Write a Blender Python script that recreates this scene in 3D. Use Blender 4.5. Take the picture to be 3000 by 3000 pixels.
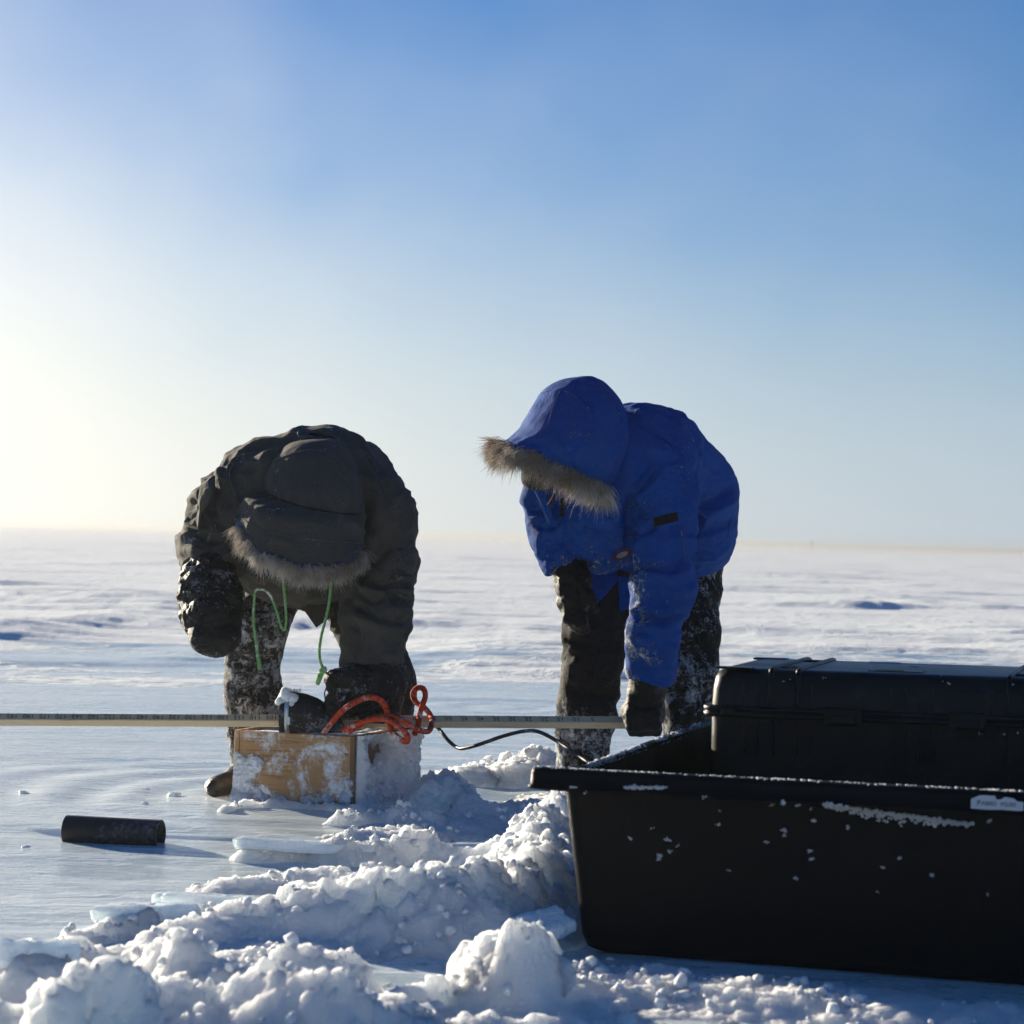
import bpy, math, random
import numpy as np
from mathutils import Vector, Matrix, Euler
from mathutils.bvhtree import BVHTree

for o in list(bpy.data.objects):
    bpy.data.objects.remove(o)
scene = bpy.context.scene
COL = scene.collection
R = math.radians
random.seed(7)
RNG = np.random.default_rng(11)

# ------------------------------------------------------------------ camera
FPX = 7000.0                       # focal length in pixels of a 3000 px frame
PITCH, ROLL = R(0.622), R(-1.47)
CAM_Z = 0.80
cam_d = bpy.data.cameras.new('camera')
cam = bpy.data.objects.new('camera', cam_d)
COL.objects.link(cam)
cam.location = (0, 0, CAM_Z)
cam.rotation_euler = (R(90) + PITCH, ROLL, 0)
cam_d.sensor_width = 36
cam_d.sensor_fit = 'HORIZONTAL'
cam_d.lens = 36 * FPX / 3000
cam_d.clip_start = 0.05
cam_d.clip_end = 30000
cam_d.dof.use_dof = True
cam_d.dof.focus_distance = 6.9
cam_d.dof.aperture_fstop = 8.0
scene.camera = cam
CAM_M = np.array(Euler(cam.rotation_euler).to_matrix())

def ray(px, py):
    v = np.array([(px - 1500) / FPX, -(py - 1500) / FPX, -1.0])
    return CAM_M @ v

def at(px, py, Y):
    """world point seen at pixel (px, py) of the photograph, Y metres away"""
    v = ray(px, py)
    return np.array([0, 0, CAM_Z]) + v * (Y / v[1])

def at_z(px, py, z):
    v = ray(px, py)
    return np.array([0, 0, CAM_Z]) + v * ((z - CAM_Z) / v[2])

# ------------------------------------------------------------------ light
SUN_AZ, SUN_EL = R(-42), R(11.5)      # left of the view axis, low over the ice
EXPOSURE = 1.15
SKY_STRENGTH = 0.05
SUN_STRENGTH = 5.0
HAZE_DENSITY = 0.0013

world = bpy.data.worlds.new('World')
scene.world = world
world.use_nodes = True

sun_d = bpy.data.lights.new('sun', 'SUN')
sun = bpy.data.objects.new('sun', sun_d)
COL.objects.link(sun)
sun_d.energy = SUN_STRENGTH
sun_d.angle = R(0.6)
sun_d.color = (1.0, 0.89, 0.70)
to_sun = Vector((math.sin(SUN_AZ) * math.cos(SUN_EL), math.cos(SUN_AZ) * math.cos(SUN_EL), math.sin(SUN_EL)))
sun.rotation_euler = to_sun.to_track_quat('Z', 'Y').to_euler()
sun.location = (-8, 14, 6)

def build_world():
    nt = world.node_tree
    N, L = nt.nodes, nt.links
    N.clear()
    out = N.new('ShaderNodeOutputWorld')
    bg = N.new('ShaderNodeBackground')
    bg.inputs['Strength'].default_value = SKY_STRENGTH
    L.new(bg.outputs[0], out.inputs[0])
    sky = N.new('ShaderNodeTexSky')
    sky.sky_type = 'NISHITA'
    sky.sun_disc = False
    sky.sun_elevation = SUN_EL
    sky.sun_rotation = SUN_AZ
    sky.altitude = 0
    sky.air_density = 1.0
    sky.dust_density = 0.0
    sky.ozone_density = 1.5
    tc = N.new('ShaderNodeTexCoord')
    sep = N.new('ShaderNodeSeparateXYZ')
    L.new(tc.outputs['Generated'], sep.inputs[0])

    def math_(op, a, b=None, c=None, clamp=False):
        m = N.new('ShaderNodeMath'); m.operation = op; m.use_clamp = clamp
        for i, v in enumerate((a, b, c)):
            if v is None: continue
            if isinstance(v, (int, float)): m.inputs[i].default_value = v
            else: L.new(v, m.inputs[i])
        return m.outputs[0]
    # angular distance from the sun, for the glow of the ice fog round it
    dot = N.new('ShaderNodeVectorMath'); dot.operation = 'DOT_PRODUCT'
    nrm = N.new('ShaderNodeVectorMath'); nrm.operation = 'NORMALIZE'
    L.new(tc.outputs['Generated'], nrm.inputs[0])
    L.new(nrm.outputs[0], dot.inputs[0])
    dot.inputs[1].default_value = to_sun
    ang = math_('ARCCOSINE', math_('MINIMUM', dot.outputs['Value'], 0.99999))
    z = math_('MAXIMUM', sep.outputs['Z'], 0.0)
    # low bank of ice fog, thicker and taller towards the sun, with soft uneven top
    noi = N.new('ShaderNodeTexNoise'); noi.inputs['Scale'].default_value = 5.0
    noi.inputs['Detail'].default_value = 3.5; noi.inputs['Roughness'].default_value = 0.5
    mp = N.new('ShaderNodeMapping'); mp.inputs['Scale'].default_value = (1, 1, 1.25)
    mp.inputs['Location'].default_value = (3.1, 0.4, 0.7)
    L.new(tc.outputs['Generated'], mp.inputs[0]); L.new(mp.outputs[0], noi.inputs[0])
    nz = math_('MULTIPLY_ADD', noi.outputs['Fac'], 1.2, 0.4)
    near = math_('POWER', 2.718, math_('MULTIPLY', math_('MULTIPLY', ang, ang), -1.0 / (0.66 ** 2)))
    height = math_('MULTIPLY', math_('MULTIPLY_ADD', near, 0.145, 0.103), nz)
    zr = math_('DIVIDE', z, math_('MAXIMUM', height, 0.012))
    fog = math_('POWER', 2.718, math_('MULTIPLY', math_('POWER', zr, 1.6), -1.0))
    fog = math_("MULTIPLY", fog, FOG_AMT, clamp=True)
    core = math_('POWER', 2.718, math_('MULTIPLY', math_('MULTIPLY', ang, ang), -1.0 / (0.53 ** 2)))
    fcol = N.new('ShaderNodeMix'); fcol.data_type = 'RGBA'
    fcol.inputs['A'].default_value = FOG_FAR
    fcol.inputs['B'].default_value = FOG_SUN
    L.new(core, fcol.inputs['Factor'])
    # a warmer tint right over the horizon
    mix = N.new('ShaderNodeMix'); mix.data_type = 'RGBA'
    gain = N.new('ShaderNodeMix'); gain.data_type = 'RGBA'; gain.blend_type = 'MULTIPLY'
    gain.inputs['Factor'].default_value = 1.0
    gain.inputs['B'].default_value = SKY_TINT
    L.new(sky.outputs[0], gain.inputs['A'])
    L.new(gain.outputs['Result'], mix.inputs['A'])
    L.new(fcol.outputs['Result'], mix.inputs['B'])
    L.new(fog, mix.inputs['Factor'])
    L.new(mix.outputs['Result'], bg.inputs['Color'])

FOG_AMT = 0.93
FOG_FAR = (4.25, 5.05, 6.0, 1)
FOG_SUN = (23, 20, 15.0, 1)
SKY_TINT = (0.225, 0.545, 1.02, 1)
build_world()

scene.view_settings.view_transform = 'Standard'
scene.view_settings.look = 'None'
scene.view_settings.exposure = EXPOSURE
scene.view_settings.gamma = 1.0
scene.view_settings.use_curve_mapping = False
scene.cycles.max_bounces = 8
scene.cycles.diffuse_bounces = 7
scene.cycles.volume_bounces = 0
scene.cycles.use_denoising = True
scene.cycles.use_adaptive_sampling = True
scene.cycles.adaptive_threshold = 0.02
scene.cycles.caustics_reflective = False
scene.cycles.caustics_refractive = False

# ------------------------------------------------------------------ numpy tools
PERM = RNG.permutation(4096).astype(np.int64)
VAL = RNG.random(4096).astype(np.float32) * 2 - 1
def _h(i, j, k):
    return PERM[(PERM[(PERM[i & 4095] + j) & 4095] + k) & 4095]
def vnoise(p):
    p = np.asarray(p, dtype=np.float64)
    i = np.floor(p).astype(np.int64); f = p - i
    u = f * f * f * (f * (f * 6 - 15) + 10)
    r = 0
    for a in (0, 1):
        wa = u[:, 0] if a else 1 - u[:, 0]
        for b in (0, 1):
            wb = u[:, 1] if b else 1 - u[:, 1]
            for c in (0, 1):
                wc = u[:, 2] if c else 1 - u[:, 2]
                r = r + wa * wb * wc * VAL[_h(i[:, 0] + a, i[:, 1] + b, i[:, 2] + c)]
    return r
def fbm(p, octaves=4, lac=2.03, gain=0.5):
    p = np.asarray(p, dtype=np.float64)
    s, a, tot = 0, 1.0, 0.0
    for o in range(octaves):
        s = s + a * vnoise(p + 17.3 * o); tot += a
        p = p * lac; a *= gain
    return s / tot
def worley2(x, y, seed=0):
    """F1 distance and the cell's random value"""
    i = np.floor(x).astype(np.int64); j = np.floor(y).astype(np.int64)
    best = np.full(x.shape, 9.0); val = np.zeros(x.shape)
    for a in (-1, 0, 1):
        for b in (-1, 0, 1):
            h = _h(i + a, j + b, np.full_like(i, seed))
            cx = i + a + 0.5 + 0.45 * VAL[h]; cy = j + b + 0.5 + 0.45 * VAL[(h + 77) & 4095]
            d = np.hypot(x - cx, y - cy)
            m = d < best
            best = np.where(m, d, best); val = np.where(m, VAL[(h + 991) & 4095], val)
    return best, val
def sstep(a, b, x):
    t = np.clip((x - a) / (b - a), 0, 1)
    return t * t * (3 - 2 * t)

# ------------------------------------------------------------------ object helpers
def empty(name, loc, label, cat, group=None):
    o = bpy.data.objects.new(name, None)
    COL.objects.link(o)
    o.location = loc
    o.empty_display_size = 0.1
    tag(o, label, cat, group)
    return o
def tag(o, label=None, cat=None, group=None, kind=None):
    if label: o['label'] = label
    if cat: o['category'] = cat
    if group: o['group'] = group
    if kind: o['kind'] = kind
    return o
def wloc(o):
    v = np.zeros(3)
    while o is not None:
        v = v + np.array(o.location); o = o.parent
    return v
def mesh(name, verts, faces, mat, parent=None, smooth=True, attrs=None, uv=None):
    verts = np.asarray(verts, dtype=np.float64)
    if parent is not None:
        verts = verts - wloc(parent)
    me = bpy.data.meshes.new(name)
    if isinstance(faces, np.ndarray):
        n = faces.shape[1]
        me.vertices.add(len(verts)); me.vertices.foreach_set('co', verts.astype(np.float32).ravel())
        me.loops.add(faces.size); me.loops.foreach_set('vertex_index', faces.astype(np.int32).ravel())
        me.polygons.add(len(faces))
        me.polygons.foreach_set('loop_start', np.arange(0, faces.size, n, dtype=np.int32))
        me.update(calc_edges=True)
    else:
        me.from_pydata([tuple(v) for v in verts], [], faces)
        me.update()
    if smooth:
        me.polygons.foreach_set('use_smooth', np.ones(len(me.polygons), dtype=bool))
    if attrs:
        for k, v in attrs.items():
            a = me.attributes.new(k, 'FLOAT', 'POINT')
            a.data.foreach_set('value', np.asarray(v, dtype=np.float32))
    if mat: me.materials.append(mat)
    o = bpy.data.objects.new(name, me)
    COL.objects.link(o)
    if parent is not None: o.parent = parent
    return o
def obj_verts(o):
    me = o.data
    a = np.zeros(len(me.vertices) * 3, dtype=np.float32)
    me.vertices.foreach_get('co', a)
    return a.reshape(-1, 3).astype(np.float64) + wloc(o)
def bvh_of(*objs):
    V, F = [], []
    for o in objs:
        b = len(V)
        V += [tuple(v) for v in obj_verts(o)]
        F += [tuple(i + b for i in p.vertices) for p in o.data.polygons]
    return BVHTree.FromPolygons(V, F)
def cast(bvh, px, py):
    d = Vector(ray(px, py)).normalized()
    loc, nrm, idx, dist = bvh.ray_cast(Vector((0, 0, CAM_Z)), d)
    if loc is None:
        return None, None
    if nrm.dot(d) > 0: nrm = -nrm
    return np.array(loc), np.array(nrm)
def catmull(pts, n=8):
    pts = [np.asarray(p, dtype=float) for p in pts]
    P = [2 * pts[0] - pts[1]] + pts + [2 * pts[-1] - pts[-2]]
    out = []
    for i in range(1, len(P) - 2):
        p0, p1, p2, p3 = P[i - 1], P[i], P[i + 1], P[i + 2]
        for k in range(n):
            t = k / n
            out.append(0.5 * ((2 * p1) + (-p0 + p2) * t + (2 * p0 - 5 * p1 + 4 * p2 - p3) * t * t + (-p0 + 3 * p1 - 3 * p2 + p3) * t ** 3))
    out.append(P[-2])
    return np.array(out)
def tube_data(path, rad, sides=8, cap=True):
    path = np.asarray(path, dtype=float)
    n = len(path)
    rad = np.full(n, rad) if np.isscalar(rad) else np.asarray(rad)
    T = np.gradient(path, axis=0)
    T /= np.linalg.norm(T, axis=1)[:, None] + 1e-12
    up = np.array([0, 0, 1.0]) if abs(T[0][2]) < 0.9 else np.array([1.0, 0, 0])
    u = np.cross(T[0], up); u /= np.linalg.norm(u)
    V, F = [], []
    for i in range(n):
        u = u - T[i] * u.dot(T[i]); u /= np.linalg.norm(u) + 1e-12
        w = np.cross(T[i], u)
        for s in range(sides):
            a = 2 * math.pi * s / sides
            V.append(path[i] + rad[i] * (math.cos(a) * u + math.sin(a) * w))
    for i in range(n - 1):
        for s in range(sides):
            a, b = i * sides + s, i * sides + (s + 1) % sides
            F.append((a, b, b + sides, a + sides))
    if cap:
        F.append(tuple(range(sides))[::-1]); F.append(tuple((n - 1) * sides + s for s in range(sides)))
    return V, F
def join(parts):
    V, F = [], []
    for v, f in parts:
        b = len(V); V += list(v); F += [tuple(i + b for i in q) for q in f]
    return V, F
def box_data(c, ex, ey, ez, hx, hy, hz, bevel=0.0):
    """box with half sizes along the unit axes ex, ey, ez, chamfered edges"""
    c, ex, ey, ez = map(np.asarray, (c, ex, ey, ez))
    if bevel <= 0:
        V = [c + sx * hx * ex + sy * hy * ey + sz * hz * ez for sx in (-1, 1) for sy in (-1, 1) for sz in (-1, 1)]
        F = [(0, 1, 3, 2), (4, 6, 7, 5), (0, 4, 5, 1), (2, 3, 7, 6), (0, 2, 6, 4), (1, 5, 7, 3)]
        return V, F
    V, idx = [], {}
    b = bevel
    for sx in (-1, 1):
        for sy in (-1, 1):
            for sz in (-1, 1):
                for ax in range(3):
                    h = [hx - b, hy - b, hz - b]
                    h[ax] += b
                    idx[(sx, sy, sz, ax)] = len(V)
                    V.append(c + sx * h[0] * ex + sy * h[1] * ey + sz * h[2] * ez)
    g = lambda *a: idx[a]
    F = []
    for s in (-1, 1):
        q = [g(s, -1, -1, 0), g(s, 1, -1, 0), g(s, 1, 1, 0), g(s, -1, 1, 0)]; F.append(tuple(q if s > 0 else q[::-1]))
        q = [g(-1, s, -1, 1), g(-1, s, 1, 1), g(1, s, 1, 1), g(1, s, -1, 1)]; F.append(tuple(q if s > 0 else q[::-1]))
        q = [g(-1, -1, s, 2), g(1, -1, s, 2), g(1, 1, s, 2), g(-1, 1, s, 2)]; F.append(tuple(q if s > 0 else q[::-1]))
    for s in (-1, 1):
        for t in (-1, 1):
            F.append((g(-1, s, t, 1), g(-1, s, t, 2), g(1, s, t, 2), g(1, s, t, 1)))
            F.append((g(s, -1, t, 0), g(s, -1, t, 2), g(s, 1, t, 2), g(s, 1, t, 0)))
            F.append((g(s, t, -1, 0), g(s, t, -1, 1), g(s, t, 1, 1), g(s, t, 1, 0)))
    for sx in (-1, 1):
        for sy in (-1, 1):
            for sz in (-1, 1):
                F.append((g(sx, sy, sz, 0), g(sx, sy, sz, 1), g(sx, sy, sz, 2)))
    return V, F
_ICO = {}
def ico(sub):
    if sub in _ICO: return _ICO[sub]
    import bmesh
    bm = bmesh.new(); bmesh.ops.create_icosphere(bm, subdivisions=sub, radius=1)
    V = np.array([v.co[:] for v in bm.verts]); F = [tuple(v.index for v in f.verts) for f in bm.faces]
    bm.free(); _ICO[sub] = (V, F)
    return _ICO[sub]
def blob_data(c, r, sub=2, rough=0.3, seed=0, squash=(1, 1, 1), freq=1.6, axes=None):
    V, F = ico(sub)
    rr = 1 + rough * fbm(V * freq + seed * 3.7, 3)
    W = V * rr[:, None] * np.array(squash) * r
    if axes is not None: W = W @ np.array(axes)
    return list(W + np.asarray(c)), F

# ------------------------------------------------------------------ signed distance fields
def rcone(P, a, b, ra, rb):
    ba = b - a
    t = np.clip(((P - a) @ ba) / (ba @ ba), 0, 1)
    return np.linalg.norm(P - a - t[..., None] * ba, axis=-1) - (ra + (rb - ra) * t)
def smin(a, b, k):
    h = np.clip(0.5 + 0.5 * (b - a) / k, 0, 1)
    return b + (a - b) * h - k * h * (1 - h)
class Field:
    def __init__(self, lo, hi, vox):
        self.lo = np.array(lo, dtype=float); self.vox = vox
        self.n = np.ceil((np.array(hi) - self.lo) / vox).astype(int) + 1
        self.phi = np.full(self.n, 0.4, dtype=np.float32)
    def region(self, lo, hi):
        a = np.clip(np.floor((lo - self.lo) / self.vox).astype(int), 0, self.n)
        b = np.clip(np.ceil((hi - self.lo) / self.vox).astype(int) + 1, 0, self.n)
        s = tuple(slice(x, y) for x, y in zip(a, b))
        ax = [self.lo[i] + self.vox * np.arange(a[i], b[i]) for i in range(3)]
        P = np.stack(np.meshgrid(*ax, indexing='ij'), axis=-1)
        return s, P
    def put(self, s, d, k):
        self.phi[s] = smin(self.phi[s], d.astype(np.float32), k)
    def cone(self, a, b, ra, rb, k=0.03, cut=None):
        a, b = np.asarray(a, float), np.asarray(b, float)
        r = max(ra, rb) + 2 * k + 0.03
        s, P = self.region(np.minimum(a, b) - r, np.maximum(a, b) + r)
        d = rcone(P, a, b, ra, rb)
        if cut is not None:
            d = np.maximum(d, (P - np.asarray(cut[0])) @ np.asarray(cut[1]))
        self.put(s, d, k)
    def ell(self, c, r, k=0.04, rot=None, cut=None):
        c, r = np.asarray(c, float), np.asarray(r, float)
        m = max(r) + 2 * k + 0.03
        s, P = self.region(c - m, c + m)
        q = P - c
        if rot is not None: q = q @ np.array(Euler(rot).to_matrix())
        k0 = np.linalg.norm(q / r, axis=-1); k1 = np.linalg.norm(q / (r * r), axis=-1) + 1e-9
        d = k0 * (k0 - 1) / k1
        if cut is not None:
            d = np.maximum(d, (P - np.asarray(cut[0])) @ np.asarray(cut[1]))
        self.put(s, d, k)
    def nets(self):
        phi = self.phi; ins = phi < 0
        c = np.zeros(np.array(phi.shape) - 1, dtype=np.int8)
        offs = [(a, b, d) for a in (0, 1) for b in (0, 1) for d in (0, 1)]
        nx, ny, nz = c.shape
        for a, b, d in offs: c += ins[a:a + nx, b:b + ny, d:d + nz]
        act = (c > 0) & (c < 8)
        I = np.argwhere(act)
        idx = np.full(c.shape, -1, dtype=np.int64); idx[act] = np.arange(len(I))
        acc = np.zeros((len(I), 3)); cnt = np.zeros(len(I))
        for o1 in offs:
            for ax in range(3):
                if o1[ax]: continue
                o2 = list(o1); o2[ax] = 1
                fa = phi[tuple((I + o1).T)]; fb = phi[tuple((I + o2).T)]
                m = (fa < 0) != (fb < 0)
                t = np.where(m, fa / (fa - fb + 1e-12), 0)
                p = np.tile(np.array(o1, float), (len(I), 1)); p[:, ax] += t
                acc[m] += p[m]; cnt[m] += 1
        V = self.lo + self.vox * (I + acc / cnt[:, None])
        quads = []
        for ax in range(3):
            u, v = (ax + 1) % 3, (ax + 2) % 3
            sl = [slice(None)] * 3; sl2 = [slice(None)] * 3
            sl[ax] = slice(0, -1); sl2[ax] = slice(1, None)
            A, B = ins[tuple(sl)], ins[tuple(sl2)]
            E = np.argwhere(A != B)
            E = E[(E[:, u] > 0) & (E[:, v] > 0) & (E[:, u] < c.shape[u]) & (E[:, v] < c.shape[v])]
            flip = A[tuple(E.T)]
            def cell(du, dv):
                e = E.copy(); e[:, u] += du; e[:, v] += dv
                return idx[tuple(e.T)]
            q = np.stack([cell(-1, -1), cell(0, -1), cell(0, 0), cell(-1, 0)], axis=1)
            q[~flip] = q[~flip][:, ::-1]
            quads.append(q)
        Q = np.concatenate(quads)
        Q = Q[(Q >= 0).all(axis=1)]
        return V, Q
def vert_normals(V, Q):
    n = np.cross(V[Q[:, 2]] - V[Q[:, 0]], V[Q[:, 3]] - V[Q[:, 1]])
    N = np.zeros_like(V)
    for k in range(4):
        np.add.at(N, Q[:, k], n)
    return N / (np.linalg.norm(N, axis=1)[:, None] + 1e-12)
def relax(V, Q, it=2, w=0.5):
    for _ in range(it):
        S = np.zeros_like(V); C = np.zeros(len(V))
        for a in range(4):
            b = (a + 1) % 4
            np.add.at(S, Q[:, a], V[Q[:, b]]); np.add.at(C, Q[:, a], 1)
            np.add.at(S, Q[:, b], V[Q[:, a]]); np.add.at(C, Q[:, b], 1)
        V = V + w * (S / C[:, None] - V)
    return V
def dist_poly(V, poly):
    d = np.full(len(V), 9.0); t = np.zeros(len(V)); m = len(poly) - 1
    for i in range(m):
        a, b = poly[i], poly[i + 1]; ba = b - a
        s = np.clip(((V - a) @ ba) / (ba @ ba + 1e-12), 0, 1)
        e = np.linalg.norm(V - a - s[:, None] * ba, axis=1)
        k = e < d
        d = np.where(k, e, d); t = np.where(k, (i + s) / m, t)
    return d, t
def cloth(V, Q, folds, fold_noise, clean=1):
    """settle a field mesh into cloth: folds are (pixel polyline, width, height) laid on the surface"""
    V = relax(V, Q, clean)
    N = vert_normals(V, Q)
    bvh = BVHTree.FromPolygons([tuple(v) for v in V], [tuple(q) for q in Q])
    D = fold_noise(V)
    for pts, w, amp in folds:
        poly = []
        for (x, y) in catmull([np.array(p, float) for p in pts], 5):
            h, _ = cast(bvh, x, y)
            if h is not None: poly.append(h)
        if len(poly) < 2: continue
        poly = np.array(poly)
        d, t = dist_poly(V, poly)
        taper = np.clip(np.minimum(t, 1 - t) * 5 + 0.25, 0, 1)
        D = D + 1.6 * amp * taper * np.exp(-(d / w) ** 2)
    V = V + N * D[:, None]
    return V
def crumple(scale, amp, seed):
    """cloth noise with sharp crests and soft valleys"""
    def f(V):
        w = V + 0.04 * np.stack([fbm(V * 5 + s + seed, 2) for s in (0, 31, 67)], axis=1)
        n = 1 - np.abs(fbm(w * np.array(scale) + seed, 3)) * 2.2
        m = fbm(V * 3.0 + seed + 5, 2)
        return amp * (n - 0.5) * (0.55 + 0.9 * np.clip(m + 0.3, 0, 1))
    return f
# ------------------------------------------------------------------ materials
class MB:
    """small node-material builder"""
    def __init__(self, name):
        self.m = bpy.data.materials.new(name); self.m.use_nodes = True
        self.nt = self.m.node_tree; self.N = self.nt.nodes; self.L = self.nt.links
        self.b = self.N['Principled BSDF']
        self.tc = self.N.new('ShaderNodeTexCoord')
    def put(self, node, key, v):
        if isinstance(v, bpy.types.NodeSocket): self.L.new(v, node.inputs[key])
        else: node.inputs[key].default_value = v
    def noise(self, scale, detail=4, rough=0.55, dist=0.0, vec=None, stretch=None, loc=(0, 0, 0), lac=2.0):
        n = self.N.new('ShaderNodeTexNoise')
        n.inputs['Scale'].default_value = scale; n.inputs['Detail'].default_value = detail
        n.inputs['Roughness'].default_value = rough; n.inputs['Distortion'].default_value = dist
        v = vec or self.tc.outputs['Object']
        if stretch or any(loc):
            mp = self.N.new('ShaderNodeMapping'); mp.inputs['Scale'].default_value = stretch or (1, 1, 1)
            mp.inputs['Location'].default_value = loc
            self.L.new(v, mp.inputs[0]); v = mp.outputs[0]
        self.L.new(v, n.inputs['Vector'])
        return n.outputs['Fac']
    def ramp(self, fac, stops, interp='LINEAR'):
        r = self.N.new('ShaderNodeValToRGB'); r.color_ramp.interpolation = interp
        e = r.color_ramp.elements
        while len(e) < len(stops): e.new(0.5)
        for k, (p, c) in enumerate(stops):
            e[k].position = p; e[k].color = c if len(c) == 4 else (*c, 1)
        self.put(r, 'Fac', fac)
        return r.outputs['Color']
    def val(self, fac, a, b, lo=0.0, hi=1.0):
        r = self.N.new('ShaderNodeMapRange'); r.clamp = True
        r.interpolation_type = 'SMOOTHSTEP'
        self.put(r, 'Value', fac)
        r.inputs['From Min'].default_value = a; r.inputs['From Max'].default_value = b
        r.inputs['To Min'].default_value = lo; r.inputs['To Max'].default_value = hi
        return r.outputs['Result']
    def math(self, op, a, b=0.0, clamp=False):
        n = self.N.new('ShaderNodeMath'); n.operation = op; n.use_clamp = clamp
        self.put(n, 0, a); self.put(n, 1, b)
        return n.outputs[0]
    def mix(self, f, a, b, mode='MIX'):
        n = self.N.new('ShaderNodeMix'); n.data_type = 'RGBA'; n.blend_type = mode
        self.put(n, 'Factor', f)
        self.put(n, 'A', a if not isinstance(a, tuple) else (*a[:3], 1)); self.put(n, 'B', b if not isinstance(b, tuple) else (*b[:3], 1))
        return n.outputs['Result']
    def attr(self, name):
        n = self.N.new('ShaderNodeAttribute'); n.attribute_name = name
        return n.outputs['Fac']
    def bump(self, h, dist, strength=1.0, base=None):
        n = self.N.new('ShaderNodeBump'); n.inputs['Distance'].default_value = dist
        n.inputs['Strength'].default_value = strength
        self.put(n, 'Height', h)
        if base is not None: self.L.new(base, n.inputs['Normal'])
        return n.outputs['Normal']
    def set(self, **kw):
        names = dict(color='Base Color', rough='Roughness', metal='Metallic', normal='Normal', spec='Specular IOR Level',
                     sss='Subsurface Weight', sss_r='Subsurface Radius', sss_s='Subsurface Scale', ior='IOR', coat='Coat Weight',
                     trans='Transmission Weight', sheen='Sheen Weight', sheen_r='Sheen Roughness', alpha='Alpha')
        for k, v in kw.items():
            if isinstance(v, tuple) and k == 'color' and len(v) == 3: v = (*v, 1)
            self.put(self.b, names[k], v)
        return self.m

def snow_mat(name, tint=(0.94, 0.965, 0.97), fine=1.0, sss=1.0, scale=0.08):
    b = MB(name)
    n1 = b.noise(42, 7, 0.68); n2 = b.noise(170, 4, 0.65); n3 = b.noise(7, 4)
    h = b.math('ADD', b.math('MULTIPLY', n1, 1.0), b.math('MULTIPLY', n2, 0.35))
    nrm = b.bump(h, 0.020 * fine, 0.9)
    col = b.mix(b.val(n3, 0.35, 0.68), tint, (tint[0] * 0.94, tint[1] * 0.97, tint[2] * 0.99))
    spark = b.val(b.noise(900, 1, 0.5), 0.70, 0.76)
    return b.set(color=col, rough=b.math('SUBTRACT', 0.72, b.math('MULTIPLY', spark, 0.55)), normal=nrm, spec=0.35,
                 sss=sss, sss_r=(0.9, 0.97, 1.0), sss_s=scale)

def fabric_mat(name, color, frost_bias, frost_scale=1.0, rough=0.85, sheen=0.15, weave=900, dirt=0.18, frost_col=(0.78, 0.80, 0.82), gloss_wet=0.0, spec=0.25, fine_dust=0.35):
    """cloth with rubbed-in frost: a painted mask by attribute 'frost' shifts the patchy threshold"""
    b = MB(name)
    big = b.noise(5.5 * frost_scale, 5, 0.62, 0.6)
    mid = b.noise(26 * frost_scale, 6, 0.68, 0.9, loc=(3, 1, 7))
    fin = b.noise(150, 5, 0.75, loc=(9, 4, 2))
    streak = b.noise(70, 4, 0.7, 1.2, stretch=(1.0, 1.0, 0.28), loc=(1, 8, 3))
    s = b.math('ADD', b.math('MULTIPLY', big, 0.55), b.math('MULTIPLY', mid, 0.55))
    s = b.math('ADD', s, b.math('MULTIPLY', fin, 0.28))
    s = b.math('ADD', s, b.math('MULTIPLY', streak, 0.22))
    s = b.math('ADD', s, b.math('MULTIPLY', b.attr('frost'), 0.5))
    f = b.val(s, 0.98 - frost_bias, 1.13 - frost_bias)
    dust = b.math('MULTIPLY', b.val(fin, 0.56, 0.78), fine_dust)
    f = b.math('MAXIMUM', f, b.math('MULTIPLY', dust, b.val(big, 0.40, 0.62)))
    cvar = b.mix(b.val(b.noise(9, 4, 0.6), 0.3, 0.7), color, tuple(c * (1 - dirt) for c in color))
    cvar = b.mix(b.math('MULTIPLY', b.noise(3.2, 3), 0.25), cvar, tuple(min(1, c * 1.35 + 0.004) for c in color))
    col = b.mix(f, cvar, frost_col)
    wv = b.noise(weave, 2, 0.5)
    crease = b.noise(30, 5, 0.6, 0.8, stretch=(1, 1, 1.6))
    fold = b.math('ABSOLUTE', b.math('SUBTRACT', b.noise(11, 4, 0.55, 1.6, stretch=(1, 1, 1.5), loc=(5, 2, 8)), 0.5))
    fold = b.math('POWER', b.math('MULTIPLY', fold, 4.0), 0.7)
    h = b.math('ADD', b.math('MULTIPLY', wv, 0.10), b.math('MULTIPLY', crease, 0.3))
    h = b.math('ADD', h, b.math('MULTIPLY', fold, 0.16))
    h = b.math('ADD', h, b.math('MULTIPLY', f, 0.8))
    nrm = b.bump(h, 0.009, 0.95)
    r = b.math('SUBTRACT', rough, b.math('MULTIPLY', b.val(b.noise(18, 4), 0.5, 0.62), gloss_wet))
    return b.set(color=col, rough=r, normal=nrm, spec=spec, sheen=sheen, sheen_r=0.5)

M = {}
M['snow'] = snow_mat('snow')
M['snow_dry'] = snow_mat('loose_snow', (0.94, 0.96, 0.965), 0.5, 0.6, 0.012)
M['snow_shade_tint'] = snow_mat('shade_tinted_snow', (0.90, 0.95, 0.97), 0.8, 0.8)  # snow copy with blue shade put into its colour, for shaded lumps and slush

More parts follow.
